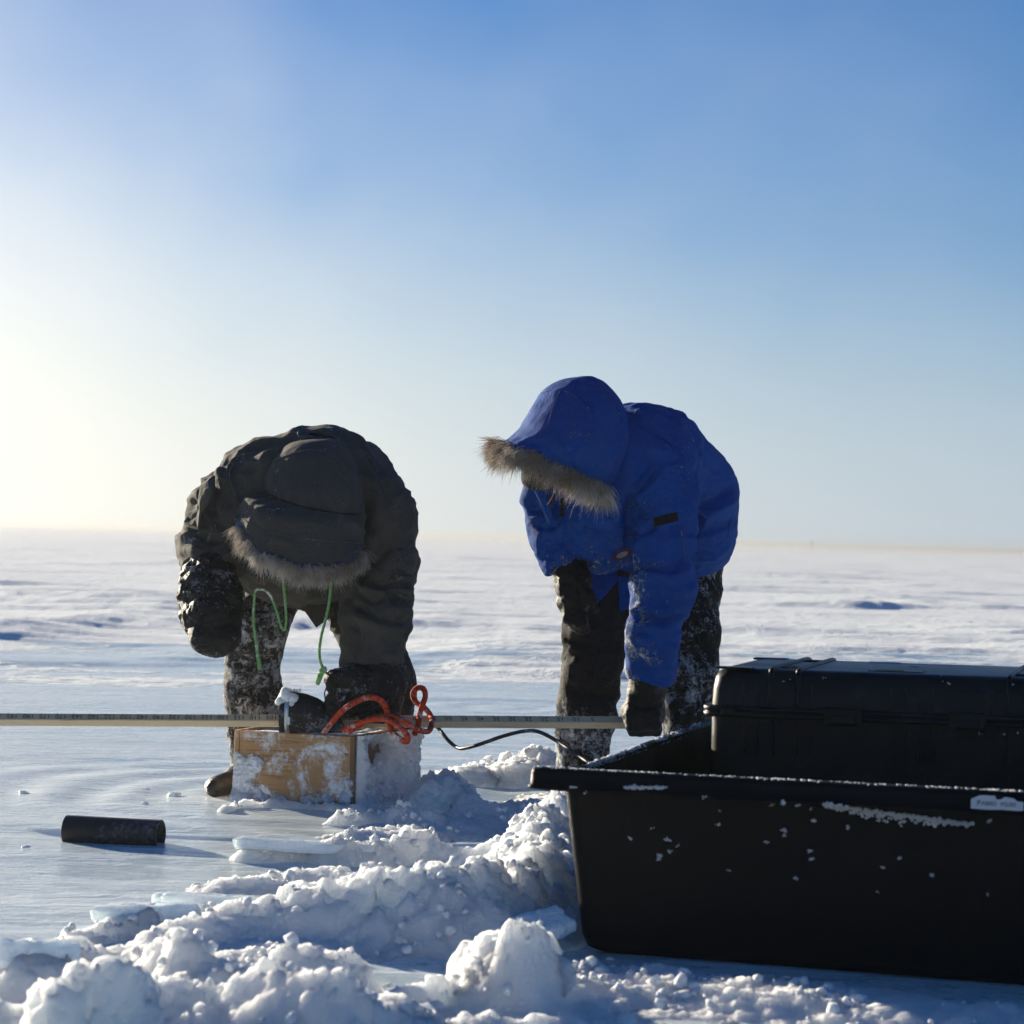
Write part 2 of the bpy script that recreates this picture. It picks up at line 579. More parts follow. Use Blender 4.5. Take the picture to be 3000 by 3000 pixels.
def ice_slab_mat():
    b = MB('clear_rough_ice')
    n = b.noise(22, 5, 0.6); m = b.noise(120, 4, 0.6)
    col = b.mix(b.val(n, 0.35, 0.65), (0.88, 0.91, 0.92), (0.76, 0.85, 0.88))
    return b.set(color=col, rough=b.val(m, 0.3, 0.7, 0.12, 0.5), normal=b.bump(b.math('ADD', n, b.math('MULTIPLY', m, 0.3)), 0.008, 0.8),
                 sss=0.5, sss_r=(0.9, 1.0, 1.0), sss_s=0.02, spec=0.5)
M['ice'] = ice_slab_mat()
def frost_film():
    b = MB('frost_film')
    c = b.math('ADD', b.attr('cover'), b.math('MULTIPLY', b.math('SUBTRACT', b.noise(130, 5, 0.7), 0.5), 0.9))
    n = b.noise(60, 6, 0.68)
    return b.set(color=(0.90, 0.92, 0.94), rough=0.75, alpha=b.val(c, -0.05, 1.0), normal=b.bump(b.math('ADD', n, b.attr('cover')), 0.012, 0.9), sss=0.4, sss_r=(0.8, 0.95, 1.0), sss_s=0.02)
M['frost_film'] = frost_film()

def plain_mat():
    """wind-scoured lake ice near the box, drifted snow farther out"""
    b = MB('lake_ice_and_drift')
    geo = b.tc.outputs['Object']
    sep = b.N.new('ShaderNodeSeparateXYZ'); b.L.new(geo, sep.inputs[0])
    y = sep.outputs['Y']
    big = b.noise(0.55, 5, 0.6, 0.5, stretch=(0.45, 1.0, 1))
    mid = b.noise(2.6, 5, 0.62, 1.0, stretch=(0.4, 1.0, 1))
    fine = b.noise(11, 5, 0.6, 0.4, stretch=(0.5, 1, 1))
    grit = b.noise(60, 4, 0.6)
    # snow cover: grows with distance from the work site, patchy edge
    s = b.math('MULTIPLY', b.math('SUBTRACT', y, 14.6), 0.20)
    s = b.math('ADD', s, b.math('MULTIPLY', b.math('SUBTRACT', big, 0.5), 4.0))
    s = b.math('ADD', s, b.math('MULTIPLY', b.math('SUBTRACT', fine, 0.5), 1.3))
    snow = b.val(s, -0.12, 0.18)
    # thin wind-blown veils of snow on the ice
    veil = b.math('MULTIPLY', b.val(b.math('ADD', mid, b.math('MULTIPLY', b.math('SUBTRACT', fine, 0.5), 0.5)), 0.42, 0.66), 0.75)
    icec = b.mix(b.val(big, 0.3, 0.7), (0.56, 0.68, 0.70), (0.72, 0.80, 0.81))
    icec = b.mix(b.val(grit, 0.52, 0.72, 0.0, 0.35), icec, (0.80, 0.85, 0.88))
    col = b.mix(veil, icec, (0.80, 0.87, 0.885))
    col = b.mix(snow, col, (0.85, 0.885, 0.89))
    rough = b.math('ADD', b.math('MULTIPLY', veil, 0.28), 0.20)
    rough = b.math('ADD', rough, b.math('MULTIPLY', b.math('SUBTRACT', grit, 0.5), 0.25))
    rough = b.math('MAXIMUM', rough, b.math('MULTIPLY', snow, 0.85))
    rip = b.noise(16, 6, 0.62, 1.4, stretch=(0.35, 1.0, 1))
    hi = b.math('ADD', b.math('MULTIPLY', rip, 0.6), b.math('MULTIPLY', grit, 0.10))
    hs = b.math('ADD', b.noise(9, 6, 0.65, stretch=(0.6, 1, 1)), b.math('MULTIPLY', grit, 0.25))
    h = b.math('ADD', b.math('MULTIPLY', hi, b.math('SUBTRACT', 1.0, snow)), b.math('MULTIPLY', b.math('MULTIPLY', hs, snow), 2.6))
    return b.set(color=col, rough=rough, normal=b.bump(h, 0.018, 0.8), spec=b.val(snow, 0, 1, 0.5, 0.2))
M['plain'] = plain_mat()

def plastic(name, color, rough=0.4, scuff=0.5, spec=0.5, dust=0.0):
    b = MB(name)
    n = b.noise(6, 5, 0.6); sc = b.noise(55, 5, 0.7, 0.5, stretch=(1, 1, 0.35))
    f = b.math('MULTIPLY', b.val(sc, 0.55, 0.72), scuff)
    col = b.mix(f, color, tuple(c * 2.0 + 0.004 for c in color))
    if dust:
        d = b.math('MULTIPLY', b.val(b.math('ADD', b.noise(14, 6, 0.7), b.math('MULTIPLY', b.noise(110, 4, 0.7), 0.4)), 0.70, 0.92), dust)
        col = b.mix(d, col, (0.7, 0.73, 0.77))
    return b.set(color=col, rough=b.math('ADD', b.math('MULTIPLY', n, 0.22), rough - 0.08), spec=spec,
                 normal=b.bump(b.math('ADD', b.noise(4, 3), b.math('MULTIPLY', b.noise(420, 2), 0.03)), 0.006, 0.6))
M['tub'] = plastic('black_tub_plastic', (0.0045, 0.0048, 0.0055), 0.42, 0.3, 0.10)
M['case'] = plastic('black_case_plastic', (0.0065, 0.007, 0.008), 0.38, 0.3, 0.22, 0.015)
M['rubber'] = plastic('black_rubber', (0.014, 0.014, 0.015), 0.6, 0.5, 0.3, 0.25)
M['pipe'] = plastic('dark_pipe', (0.020, 0.018, 0.016), 0.5, 0.4, 0.4, 0.12)
M['cable'] = plastic('black_cable_rubber', (0.012, 0.012, 0.012), 0.45, 0.3, 0.4, 0.5)

def wood_mat(name, c1, c2, axis, frost=0.0, seed=0):
    b = MB(name)
    st = {'x': (0.55, 4, 4), 'z': (4, 4, 0.5)}[axis]
    warp = b.noise(1.6, 3, 0.5, 0, stretch=st, loc=(seed, 0, 0))
    field = b.noise(2.4, 2, 0.45, 0.6, stretch=(0.30, 0.30, 4.5) if axis == 'x' else (4.5, 4.5, 0.3), loc=(seed, seed * 2, seed * 3))
    fr_ = b.math('FRACT', b.math('MULTIPLY', field, 11.0))
    line = b.math('POWER', b.math('ABSOLUTE', b.math('SUBTRACT', b.math('MULTIPLY', fr_, 2.0), 1.0)), 6.0)
    line = b.math('MULTIPLY', line, b.val(b.noise(5, 3, 0.6, loc=(seed, 4, 1)), 0.35, 0.65))
    fib = b.noise(90, 4, 0.7, 0.3, stretch=(0.05, 0.05, 1) if axis == 'x' else (1, 1, 0.05))
    g = b.math('ADD', b.math('MULTIPLY', line, 0.95), b.math('MULTIPLY', fib, 0.35))
    col = b.mix(b.val(g, 0.10, 0.75), c1, c2)
    col = b.mix(b.math('MULTIPLY', b.noise(7, 4), 0.4), col, tuple(c * 0.72 for c in c1))
    if frost:
        s = b.math('ADD', b.noise(8, 6, 0.65, 0.6), b.math('MULTIPLY', b.noise(70, 4, 0.7), 0.25))
        col = b.mix(b.val(s, 0.83 - frost, 1.0 - frost), col, (0.80, 0.83, 0.86))
    return b.set(color=col, rough=0.7, spec=0.25, normal=b.bump(b.math('ADD', g, b.math('MULTIPLY', fib, 0.5)), 0.002, 0.7))
M['plywood'] = wood_mat('frosty_plywood', (0.50, 0.285, 0.13), (0.33, 0.165, 0.07), 'x', 0.24, 2.3)
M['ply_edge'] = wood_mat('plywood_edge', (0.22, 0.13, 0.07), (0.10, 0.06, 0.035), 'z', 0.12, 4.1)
M['batten'] = wood_mat('pale_batten_wood', (0.66, 0.52, 0.34), (0.52, 0.39, 0.24), 'x', 0.04, 7.7)

def metal_mat():
    b = MB('steel_band')
    return b.set(color=(0.55, 0.56, 0.58), metal=1.0, rough=0.35, normal=b.bump(b.noise(300, 2), 0.001))
M['steel'] = metal_mat()

def rope_mat(name, c1, c2, dark, frost, scale):
    """braided cover: flecks spiral round the cord, by attributes along and around it"""
    b = MB(name)
    al, ar = b.attr('along'), b.attr('around')
    t = b.math('FRACT', b.math('ADD', b.math('MULTIPLY', al, scale), ar))
    t2 = b.math('FRACT', b.math('SUBTRACT', b.math('MULTIPLY', al, scale), ar))
    fl = b.math('MULTIPLY', b.val(t, 0.78, 0.84), b.val(t2, 0.30, 0.36))
    n = b.noise(160, 4, 0.7)
    col = b.mix(n, c1, c2)
    col = b.mix(b.math('MULTIPLY', fl, 0.85), col, dark)
    f = b.val(b.math('ADD', b.noise(24, 5, 0.6), b.math('MULTIPLY', b.noise(240, 3, 0.7), 0.4)), 0.86 - frost, 1.0 - frost)
    col = b.mix(f, col, (0.80, 0.78, 0.78))
    hh = b.math('ADD', b.math('ABSOLUTE', b.math('SUBTRACT', t, 0.5)), b.math('ABSOLUTE', b.math('SUBTRACT', t2, 0.5)))
    return b.set(color=col, rough=0.85, spec=0.2, normal=b.bump(b.math('ADD', hh, f), 0.0022, 0.9))
M['rope'] = rope_mat('orange_braided_rope', (0.62, 0.075, 0.020), (0.48, 0.05, 0.018), (0.05, 0.03, 0.04), 0.12, 45)
M['green'] = rope_mat('green_cord', (0.22, 0.40, 0.13), (0.16, 0.31, 0.10), (0.10, 0.22, 0.07), 0.14, 60)
M['brown'] = rope_mat('brown_cord', (0.055, 0.030, 0.020), (0.04, 0.02, 0.015), (0.02, 0.01, 0.01), 0.05, 60)

M['parka_dark'] = fabric_mat('dark_grey_parka_cloth', (0.056, 0.051, 0.044), 0.07, 1.3, 0.85, 0.03, fine_dust=0.22)
M['parka_blue'] = fabric_mat('royal_blue_parka_cloth', (0.004, 0.060, 0.275), 0.062, 1.6, 0.8, 0.0, fine_dust=0.25, spec=0.10)
M['trousers_frosty'] = fabric_mat('frosted_dark_trousers', (0.022, 0.019, 0.016), 0.10, 2.8, 0.8, 0.0, frost_col=(0.50, 0.50, 0.50), fine_dust=0.5)
M['trousers_black'] = fabric_mat('black_wet_trousers', (0.009, 0.009, 0.010), 0.05, 1.7, 0.75, 0.0, frost_col=(0.50, 0.53, 0.56), gloss_wet=0.1, spec=0.12, fine_dust=0.35)
M['mitten'] = fabric_mat('iced_black_mitten', (0.009, 0.009, 0.009), 0.045, 2.6, 0.6, 0.0, frost_col=(0.50, 0.53, 0.56), gloss_wet=0.15, spec=0.2, fine_dust=0.5)
M['glove_bare'] = fabric_mat('black_leather_glove', (0.007, 0.007, 0.007), -0.06, 2.0, 0.5, 0.0, gloss_wet=0.2, spec=0.15, fine_dust=0.08)
M['boot'] = fabric_mat('brown_boot_leather', (0.016, 0.012, 0.009), 0.03, 2.0, 0.5, 0.0, gloss_wet=0.2, spec=0.5)
M['velcro'] = fabric_mat('black_velcro', (0.008, 0.008, 0.009), -0.05, 1.0, 0.95, 0.0)
M['lining'] = fabric_mat('blue_hood_lining', (0.018, 0.050, 0.22), -0.05, 1.0, 0.9, 0.1)
M['seam_dark'] = fabric_mat('dark_seam_stitching', (0.060, 0.060, 0.062), 0.10, 3.0)
M['seam_blue'] = fabric_mat('blue_seam_stitching', (0.010, 0.040, 0.20), 0.10, 3.0)
M['skin'] = MB('skin').set(color=(0.42, 0.24, 0.17), rough=0.55, sss=0.2, sss_r=(1, 0.3, 0.15), sss_s=0.006)
def flat(name, c, rough=0.8):
    b = MB(name)
    return b.set(color=b.mix(b.math('MULTIPLY', b.noise(60, 4, 0.7), 0.4), c, tuple(x * 0.75 for x in c)), rough=rough)
M['ink'] = flat('black_marker_ink', (0.035, 0.03, 0.028))
M['label_white'] = flat('white_label_film', (0.55, 0.57, 0.60), 0.5)
M['label_ink'] = flat('dark_blue_print', (0.02, 0.025, 0.05))
M['emblem_red'] = flat('red_embroidery', (0.11, 0.014, 0.022))
M['emblem_white'] = flat('white_embroidery', (0.32, 0.33, 0.36))
M['yellow_tag'] = flat('dull_yellow_print', (0.30, 0.28, 0.12))
M['pole'] = flat('weathered_pole', (0.10, 0.10, 0.11))

def fur_mat():
    b = MB('coyote_fur')
    t, v = b.attr('t'), b.attr('tint')
    dark = b.ramp(t, [(0.0, (0.12, 0.085, 0.06)), (0.45, (0.38, 0.27, 0.18)), (0.75, (0.13, 0.085, 0.055)), (1.0, (0.50, 0.39, 0.28))])
    pale = b.ramp(t, [(0.0, (0.34, 0.27, 0.20)), (0.5, (0.70, 0.60, 0.48)), (1.0, (0.90, 0.83, 0.73))])
    return b.set(color=b.mix(v, dark, pale), rough=0.6, spec=0.25, sheen=0.2)
M['fur'] = fur_mat()

# ------------------------------------------------------------------ the frozen lake
def hor(px): return 1537 + 0.0257 * px
def depth_for(px, py, h=0.0): return at_z(px, py, h)[1]

DRIFTS = []   # (x, y, half width, height, back length)
for (px, py, wpx, hpx) in [(260, 1838, 170, 40), (60, 1870, 150, 34), (430, 1845, 120, 20), (1275, 1836, 110, 30), (1120, 1830, 70, 14), (150, 1655, 150, 14), (330, 1655, 90, 16),
                           (2300, 1728, 220, 15), (2140, 1722, 130, 12), (2680, 1722, 130, 16), (2560, 1786, 190, 22), (2900, 1792, 200, 40), (2700, 1782, 80, 24), (1300, 1700, 110, 15), (1420, 1660, 120, 10),
                           (1560, 1870, 90, 16), (2250, 1875, 110, 10), (900, 1690, 90, 12), (80, 1745, 130, 14), (2860, 1665, 140, 12), (2450, 1660, 160, 10)]:
    p = at_z(px, py, 0.0)
    s = p[1] / FPX
    DRIFTS.append((p[0], p[1], wpx * s, hpx * s * 0.42, 2.0 + 30 * hpx * s))
rr = random.Random(5)
for k in range(420):
    d = 13.5 * math.exp(rr.random() ** 1.2 * 3.0)
    a = R(rr.uniform(-34, 34))
    hgt = rr.uniform(0.012, 0.045) * (d / 20) ** 0.35
    DRIFTS.append((d * math.tan(a), d, rr.uniform(0.5, 2.4) * (d / 22) ** 0.8, hgt, rr.uniform(1.5, 4.0)))

BOX_C = np.array([-0.60, 7.2])
def plain_height(X, Y):
    P = np.stack([X, Y, np.zeros_like(X)], axis=1)
    d = np.hypot(X, Y)
    far = sstep(12.0, 19.0, Y)
    h = 0.030 * far * fbm(P * np.array([0.35, 1.5, 1]), 5) + 0.05 * far * sstep(20, 80, d) * fbm(P * np.array([0.10, 0.35, 1]), 4)
    h += 0.010 * far * (np.abs(fbm(P * np.array([3.5, 6.0, 1]) + 9, 4)))
    near = 1 - far
    # frozen slush: low swells and rings left round the hole
    h += near * 0.006 * fbm(P * np.array([0.9, 3.2, 1]) + 4, 4)
    r = np.hypot(X - BOX_C[0], (Y - BOX_C[1]))
    h += near * 0.004 * np.sin(r * 24 + 3 * fbm(P * 1.4, 2)) * np.exp(-((r - 0.75) / 0.55) ** 2)
    r2 = np.hypot(X + 0.02, (Y - 11.3))
    h += near * 0.004 * np.sin(r2 * 26) * np.exp(-(r2 / 0.45) ** 2)
    for (x, y, w, hg, bk) in DRIFTS:
        m = (np.abs(X - x) < 3 * w) & (Y > y - 9 * hg - 1.0) & (Y < y + 3 * bk)
        if not m.any(): continue
        dx = (X[m] - x) / w
        edge = 0.35 * w * fbm(np.stack([X[m] * 2.3 / max(w, 0.2), np.full(m.sum(), y), np.zeros(m.sum())], axis=1), 3)
        dy = Y[m] - y - 0.35 * w * dx * dx - edge * 0.6
        prof = sstep(-3.0 * hg, 5.5 * hg, dy) * np.exp(-np.clip(dy - 5.5 * hg, 0, None) / bk * 1.6)
        h[m] += hg * np.exp(-dx * dx * 1.4) * prof
    return h
def build_plain():
    fine = np.radians(np.concatenate([np.arange(-30, -15, 0.16), np.arange(-15, 15, 0.052), np.arange(15, 30.01, 0.16)]))
    coarse = np.radians(np.arange(32, 329, 3.0))
    A = np.concatenate([fine, coarse])
    rows = np.concatenate([np.array([0.4, 1.0, 1.8, 2.6, 3.2]), 3.5 * np.exp(np.linspace(0, math.log(120 / 3.5), 560)), 120 * np.exp(np.linspace(0.03, math.log(1800 / 120), 60))])
    nA, nR = len(A), len(rows)
    RR, AA = np.meshgrid(rows, A, indexing='ij')
    X = (RR * np.sin(AA)).ravel(); Y = (RR * np.cos(AA)).ravel()
    Z = plain_height(X, Y)
    Z = np.where(np.abs((AA.ravel() + math.pi) % (2 * math.pi) - math.pi) > R(31), 0, Z)
    V = np.stack([X, Y, Z], axis=1)
    i = np.arange(nR - 1)[:, None]; j = np.arange(nA)[None, :]
    a = i * nA + j; b = i * nA + (j + 1) % nA
    F = np.stack([a, a + nA, b + nA, b], axis=-1).reshape(-1, 4)
    F = F[:, ::-1].copy()
    o = mesh('frozen_lake', V, F, M['plain'])
    # close the middle under the camera
    return tag(o, kind='structure')
plain = build_plain()

# ------------------------------------------------------------------ shovelled snow in front
RIDGES = [  # polylines of (px, py of the crest, height) and cross width
    ([(560, 2700, .04), (760, 2645, .065), (980, 2600, .10), (1120, 2575, .12), (1260, 2540, .145), (1390, 2550, .145), (1500, 2545, .125), (1590, 2500, .115), (1650, 2460, .10)], .135),
    ([(745, 2490, .028), (880, 2476, .035), (1080, 2478, .045), (1235, 2440, .065), (1330, 2478, .045), (1500, 2480, .05), (1600, 2430, .07)], .075),
    ([(640, 2590, .02), (820, 2560, .03), (960, 2560, .03), (1100, 2560, .05)], .12),
    ([(-200, 2760, .07), (0, 2790, .075), (130, 2800, .09), (330, 2770, .065), (450, 2755, .085), (560, 2800, .09), (700, 2850, .08), (860, 2800, .095), (960, 2770, .10)], .095),
    ([(380, 2900, .06), (520, 2870, .08), (640, 2900, .07), (800, 2850, .105), (960, 2860, .115), (1080, 2900, .10), (1200, 2960, .06)], .085),
    ([(600, 2960, .05), (850, 2960, .06), (1060, 2950, .07)], .09),
    ([(1360, 2820, .06), (1430, 2770, .11), (1490, 2722, .145), (1560, 2760, .12), (1600, 2820, .07)], .060),
    ([(1150, 2900, .045), (1300, 2860, .055), (1400, 2850, .06)], .055),
    ([(1530, 2490, .09), (1600, 2410, .115), (1650, 2360, .115), (1720, 2320, .10)], .13),
    ([(1340, 2245, .04), (1450, 2225, .06), (1540, 2212, .085), (1640, 2222, .085), (1800, 2240, .06)], .16),
    ([(1240, 2290, .07), (1290, 2270, .095), (1350, 2305, .07), (1420, 2370, .03), (1560, 2350, .035)], .075),
    ([(1000, 2392, .02), (1110, 2375, .03), (1240, 2370, .045), (1330, 2395, .03)], .06),
    ([(655, 2362, .012), (695, 2344, .022), (780, 2346, .018), (880, 2350, .016), (980, 2354, .020), (1060, 2356, .024)], .040),
    ([(200, 2735, .02), (330, 2690, .035), (450, 2675, .04), (600, 2660, .035)], .06),
    ([(1500, 2930, .02), (1800, 2850, .022), (2200, 2900, .02), (2600, 2950, .02), (3100, 3000, .02)], .22),
    ([(1250, 3000, .03), (1500, 2990, .03), (1800, 2990, .025)], .12),
    ([(100, 2960, .010), (500, 2880, .012), (900, 2760, .014), (1300, 2660, .016), (1600, 2540, .016)], .33),
    ([(1300, 2960, .010), (1800, 2880, .014), (2400, 2930, .012), (3000, 2990, .012)], .40),
    ([(1100, 2440, .012), (1400, 2400, .014), (1650, 2330, .014)], .25),
    ([(-400, 2900, .05), (0, 2960, .06), (300, 2960, .05)], .14),
]
def ridge_pts(r):
    out = []
    for (px, py, h) in r:
        p = at_z(px, py, h); out.append(np.array([p[0], p[1], h]))
    return catmull(out, 4)
RPTS = [(ridge_pts(r), w) for r, w in RIDGES]
def heap_base(X, Y):
    H = np.full(X.shape, -0.03)
    for poly, w in RPTS:
        best = np.full(X.shape, -0.03)
        for i in range(len(poly) - 1):
            a, b = poly[i], poly[i + 1]
            ba = b[:2] - a[:2]; L2 = ba @ ba + 1e-9
            t = np.clip(((X - a[0]) * ba[0] + (Y - a[1]) * ba[1]) / L2, 0, 1)
            dx, dy = X - a[0] - t * ba[0], Y - a[1] - t * ba[1]
            hh = a[2] + (b[2] - a[2]) * t
            ww = w * (0.75 + 2.2 * hh)
            q = (dx / (ww * 1.15)) ** 2 + (dy / ww) ** 2
            best = np.maximum(best, (hh + 0.03) * np.exp(-q * 1.25) - 0.03)
        kk = 0.025
        q2 = np.maximum(kk - np.abs(H - best), 0) / kk
        H = np.maximum(H, best) + np.where(np.maximum(H, best) > -.028, q2 * q2 * kk * .25, 0)
    return H
def heap_height(X, Y):
    P = np.stack([X, Y, np.zeros_like(X)], axis=1)
    wx = X + 0.03 * fbm(P * 9, 3); wy = Y + 0.03 * fbm(P * 9 + 40, 3)
    H = heap_base(X + 0.02 * fbm(P * 6 + 3, 3), Y + 0.02 * fbm(P * 6 + 9, 3))
    k = sstep(-0.02, 0.05, H)
    lump = 0
    for (s, amp, sd) in ((0.15, 0.036, 1), (0.072, 0.026, 2), (0.034, 0.015, 3), (0.016, 0.0075, 4)):
        f1, v = worley2(wx / s, wy / s, sd)
        cap = np.sqrt(np.clip(1 - (f1 / 0.78) ** 2, 0, 1))
        lump = lump + amp * (cap * (0.65 + 0.5 * v) - 0.45)
    H = H + k * lump * (0.55 + 6 * np.clip(H, 0, 0.12)) + 0.006 * fbm(P * 30, 4) * k
    H += 0.004 * fbm(P * 70 + 7, 3) * k
    return H
def build_heap():
    xs = np.concatenate([np.arange(-2.2, -1.15, 0.022), np.arange(-1.15, 0.62, 0.0052), np.arange(0.62, 1.9, 0.016)])
    ys = np.concatenate([np.arange(3.1, 3.6, 0.010), np.arange(3.6, 5.8, 0.0050), np.arange(5.8, 7.3, 0.0075), np.arange(7.3, 8.9, 0.012)])
    XX, YY = np.meshgrid(xs, ys, indexing='ij')
    H = heap_height(XX.ravel(), YY.ravel())
    V = np.stack([XX.ravel(), YY.ravel(), H], axis=1)
    ny = len(ys); i = np.arange(len(xs) - 1)[:, None]; j = np.arange(ny - 1)[None, :]
    a = i * ny + j
    F = np.stack([a, a + ny, a + ny + 1, a + 1], axis=-1).reshape(-1, 4)
    keep = (H[F].max(axis=1) > -0.006)
    F = F[keep]
    used = np.unique(F); remap = np.full(len(V), -1); remap[used] = np.arange(len(used))
    V = V[used]; F = remap[F]
    # push the lumps outwards a little so that they overhang
    N = vert_normals(V, F)
    q = fbm(V * 34 + 5, 3)
    V = V + N * (0.010 * q + 0.010 * (np.abs(fbm(V * 70, 3)) - .2))[:, None]
    return tag(mesh('shovelled_snow', V, F, M['snow']), 'heaped shovelled snow and slush lying across the ice in the foreground', 'snow', kind='stuff')
heap = build_heap()
def top_z(x, y):
    return float(max(heap_height(np.array([x]), np.array([y]))[0], 0.0))

def build_crumbs():
    rng = np.random.default_rng(3)
    n = 90000
    X = rng.uniform(-1.25, 1.3, n); Y = rng.uniform(3.45, 8.3, n)
    keep = ~((X > 0.08 + 0.26 * (Y - 4.55)) & (Y > 4.40 - .25 * X) & (Y < 6.3)) & ~((np.abs(X + .6) < .27) & (Y > 6.95) & (Y < 7.5))
    X, Y = X[keep], Y[keep]
    Z = heap_height(X, Y)
    dens = fbm(np.stack([X * 7, Y * 7, np.zeros_like(X)], axis=1), 3)
    keep = (Z > 0.004) & (rng.random(len(X)) < np.clip(.10 + .9 * dens + 1.6 * np.clip(Z - .05, 0, .1), 0.02, 1))
    X, Y, Z = X[keep], Y[keep], Z[keep]
    V0, F0 = ico(1); F0 = np.array(F0)
    m = len(X)
    rad = 0.0022 + 0.012 * rng.random(m) ** 5
    sc = rng.uniform(.7, 1.35, (m, 1, 3)); jit = 1 + rng.uniform(-.28, .28, (m, len(V0), 1))
    th = rng.uniform(0, 6.28, m); c, s_ = np.cos(th), np.sin(th)
    W = V0[None] * jit * sc * rad[:, None, None]
    W = np.stack([W[..., 0] * c[:, None] - W[..., 2] * s_[:, None], W[..., 1], W[..., 0] * s_[:, None] + W[..., 2] * c[:, None]], axis=-1)
    W = W + np.stack([X, Y, Z + rad * .3], axis=1)[:, None, :]
    F = (F0[None] + (np.arange(m) * len(V0))[:, None, None]).reshape(-1, 3)
    print('crumbs', m)
    return tag(mesh('snow_crumbs', W.reshape(-1, 3), F, M['snow_dry']), 'loose crumbs of snow scattered over the heaps and ice', 'snow', kind='stuff')
build_crumbs()

def chunk(name, px, py, h, r, label, mat='snow', squash=(1, 1, 0.8), seed=1, rough=0.45, sub=5, group=None, rot=0.0, lump=0.16, blocky=0.0):
    """a single clod: px, py is where its top shows, h the height of that top"""
    p = at_z(px, py, h)
    V, F = ico(sub)
    V = V * (1 - blocky) + blocky * .8 * V / np.abs(V).max(axis=1)[:, None]
    n1 = fbm(V * 1.3 + seed * 5.1, 3); n2 = np.abs(fbm(V * 3.1 + seed * 2.3, 3)); n3 = np.abs(fbm(V * 8 + seed, 3))
    rad = 1 + rough * n1 + lump * (0.5 - n2) * 2.6 + 0.34 * (0.4 - n3) + 0.10 * (0.4 - np.abs(fbm(V * 20 + seed, 3)))
    W = V * rad[:, None] * np.array(squash) * r
    c, s = math.cos(rot), math.sin(rot)
    W = W @ np.array([[c, s, 0], [-s, c, 0], [0, 0, 1]])
    W = W + np.array([p[0], p[1], 0])
    W[:, 2] += h - W[:, 2].max()
    base = np.array([p[0], p[1], 0.0])
    o = mesh(name, W - base, np.array(F), M[mat])
    o.location = base
    return tag(o, label, 'snow chunk' if mat != 'ice' else 'ice', group)
chunk('snow_chunk', 285, 2785, .175, .098, 'large blue shaded snow block at the bottom left, nearest the camera', 'snow_shade_tint', (0.85, .8, 1.15), 3, .55, rot=.3, blocky=.55)
chunk('snow_chunk', 1490, 2722, .140, .066, 'tall knobbly snow lump standing alone left of the sled\'s lower corner', 'snow', (1.15, .8, .9), 5, .7)
chunk('snow_chunk', 1330, 2532, .150, .075, 'rounded snow lump on the crest left of the sled, facing the sun', 'snow', (1.2, .8, .8), 8, .4)
chunk('snow_chunk', 1170, 2580, .112, .048, 'small clear-edged snow lump on the middle of the crest', 'snow', (1.2, .9, .8), 12, .5)
chunk('snow_chunk', 1590, 2425, .145, .095, 'tall shaded snow mound right against the sled\'s left end', 'snow_shade_tint', (1.0, 1.0, 1.2), 15, .4)
chunk('snow_chunk', 1470, 2520, .135, .030, 'little snow ball perched at the top of the ridge', 'snow', (1, 1, .9), 19, .3, 4)
chunk('snow_chunk', 1180, 2905, .085, .050, 'smooth grey snow clod near the bottom centre', 'snow', (1.1, .9, .8), 22, .4)
chunk('snow_chunk', 1290, 2268, .105, .085, 'dark shaded snow clump beside the wooden box', 'snow_shade_tint', (1.0, .8, .8), 26, .5)
chunk('snow_chunk', 1415, 2232, .07, .075, 'sunlit snow clump behind the black cable', 'snow', (1.2, .8, .7), 29, .5)
chunk('snow_chunk', 1530, 2214, .095, .10, 'bright backlit snow mound behind the sled\'s front lip', 'snow', (1.1, .8, .8), 31, .5)
def slab(px, py, z, w, d, t, yaw, tilt, roll, label, seed):
    """broken plate of ice with ragged edges"""
    rnd = random.Random(seed)
    n = 26
    ring = []
    for k in range(n):
        a = 2 * math.pi * k / n
        c, s = math.cos(a), math.sin(a)
        f = 1 / max(abs(c), abs(s)) ** 0.75
        f *= 1 + rnd.uniform(-.10, .10)
        ring.append((c * f * w, s * f * d))
    Rm = np.array(Euler((tilt, roll, yaw)).to_matrix())
    V, F = [], []
    lev = [(-t, .96), (-t * .5, 1.0), (t * .4, 1.0), (t, .95), (t * 1.06, .6), (t * 1.0, .25)]
    for (z0, sc) in lev:
        for k, (x, y) in enumerate(ring):
            j = 1 + 0.03 * rnd.uniform(-1, 1)
            V.append(Rm @ np.array([x * sc * j, y * sc * j, z0 + 0.15 * t * rnd.uniform(-1, 1)]))
    for i in range(len(lev) - 1):
        for k in range(n):
            a, b = i * n + k, i * n + (k + 1) % n
            F.append((a, b, b + n, a + n))
    F.append(tuple(range(n))[::-1]); F.append(tuple((len(lev) - 1) * n + k for k in range(n)))
    p = at_z(px, py, z)
    o = mesh('ice_slab', np.array(V), F, M['ice'], None, False)
    o.location = p
    return tag(o, label, 'ice')
slab(440, 2672, .035, .105, .055, .016, -.12, -.10, -.06, 'clear flat ice plate at the left edge of the snow, lying on the ice', 4)
slab(105, 2795, .085, .075, .04, .022, .2, -.15, .05, 'thick pale ice plate behind the blue shaded snow block', 9)
slab(1590, 2712, .055, .055, .045, .012, .5, .25, -.20, 'smooth tilted ice slab leaning against the sled\'s lower left side', 14)
slab(640, 2640, .035, .13, .05, .012, .1, -.10, .04, 'long thin ice plate half buried in the sloping snow', 21)
slab(900, 2480, .035, .17, .05, .014, -.02, -.10, .03, 'long low ice ledge in front of the wooden box', 25)
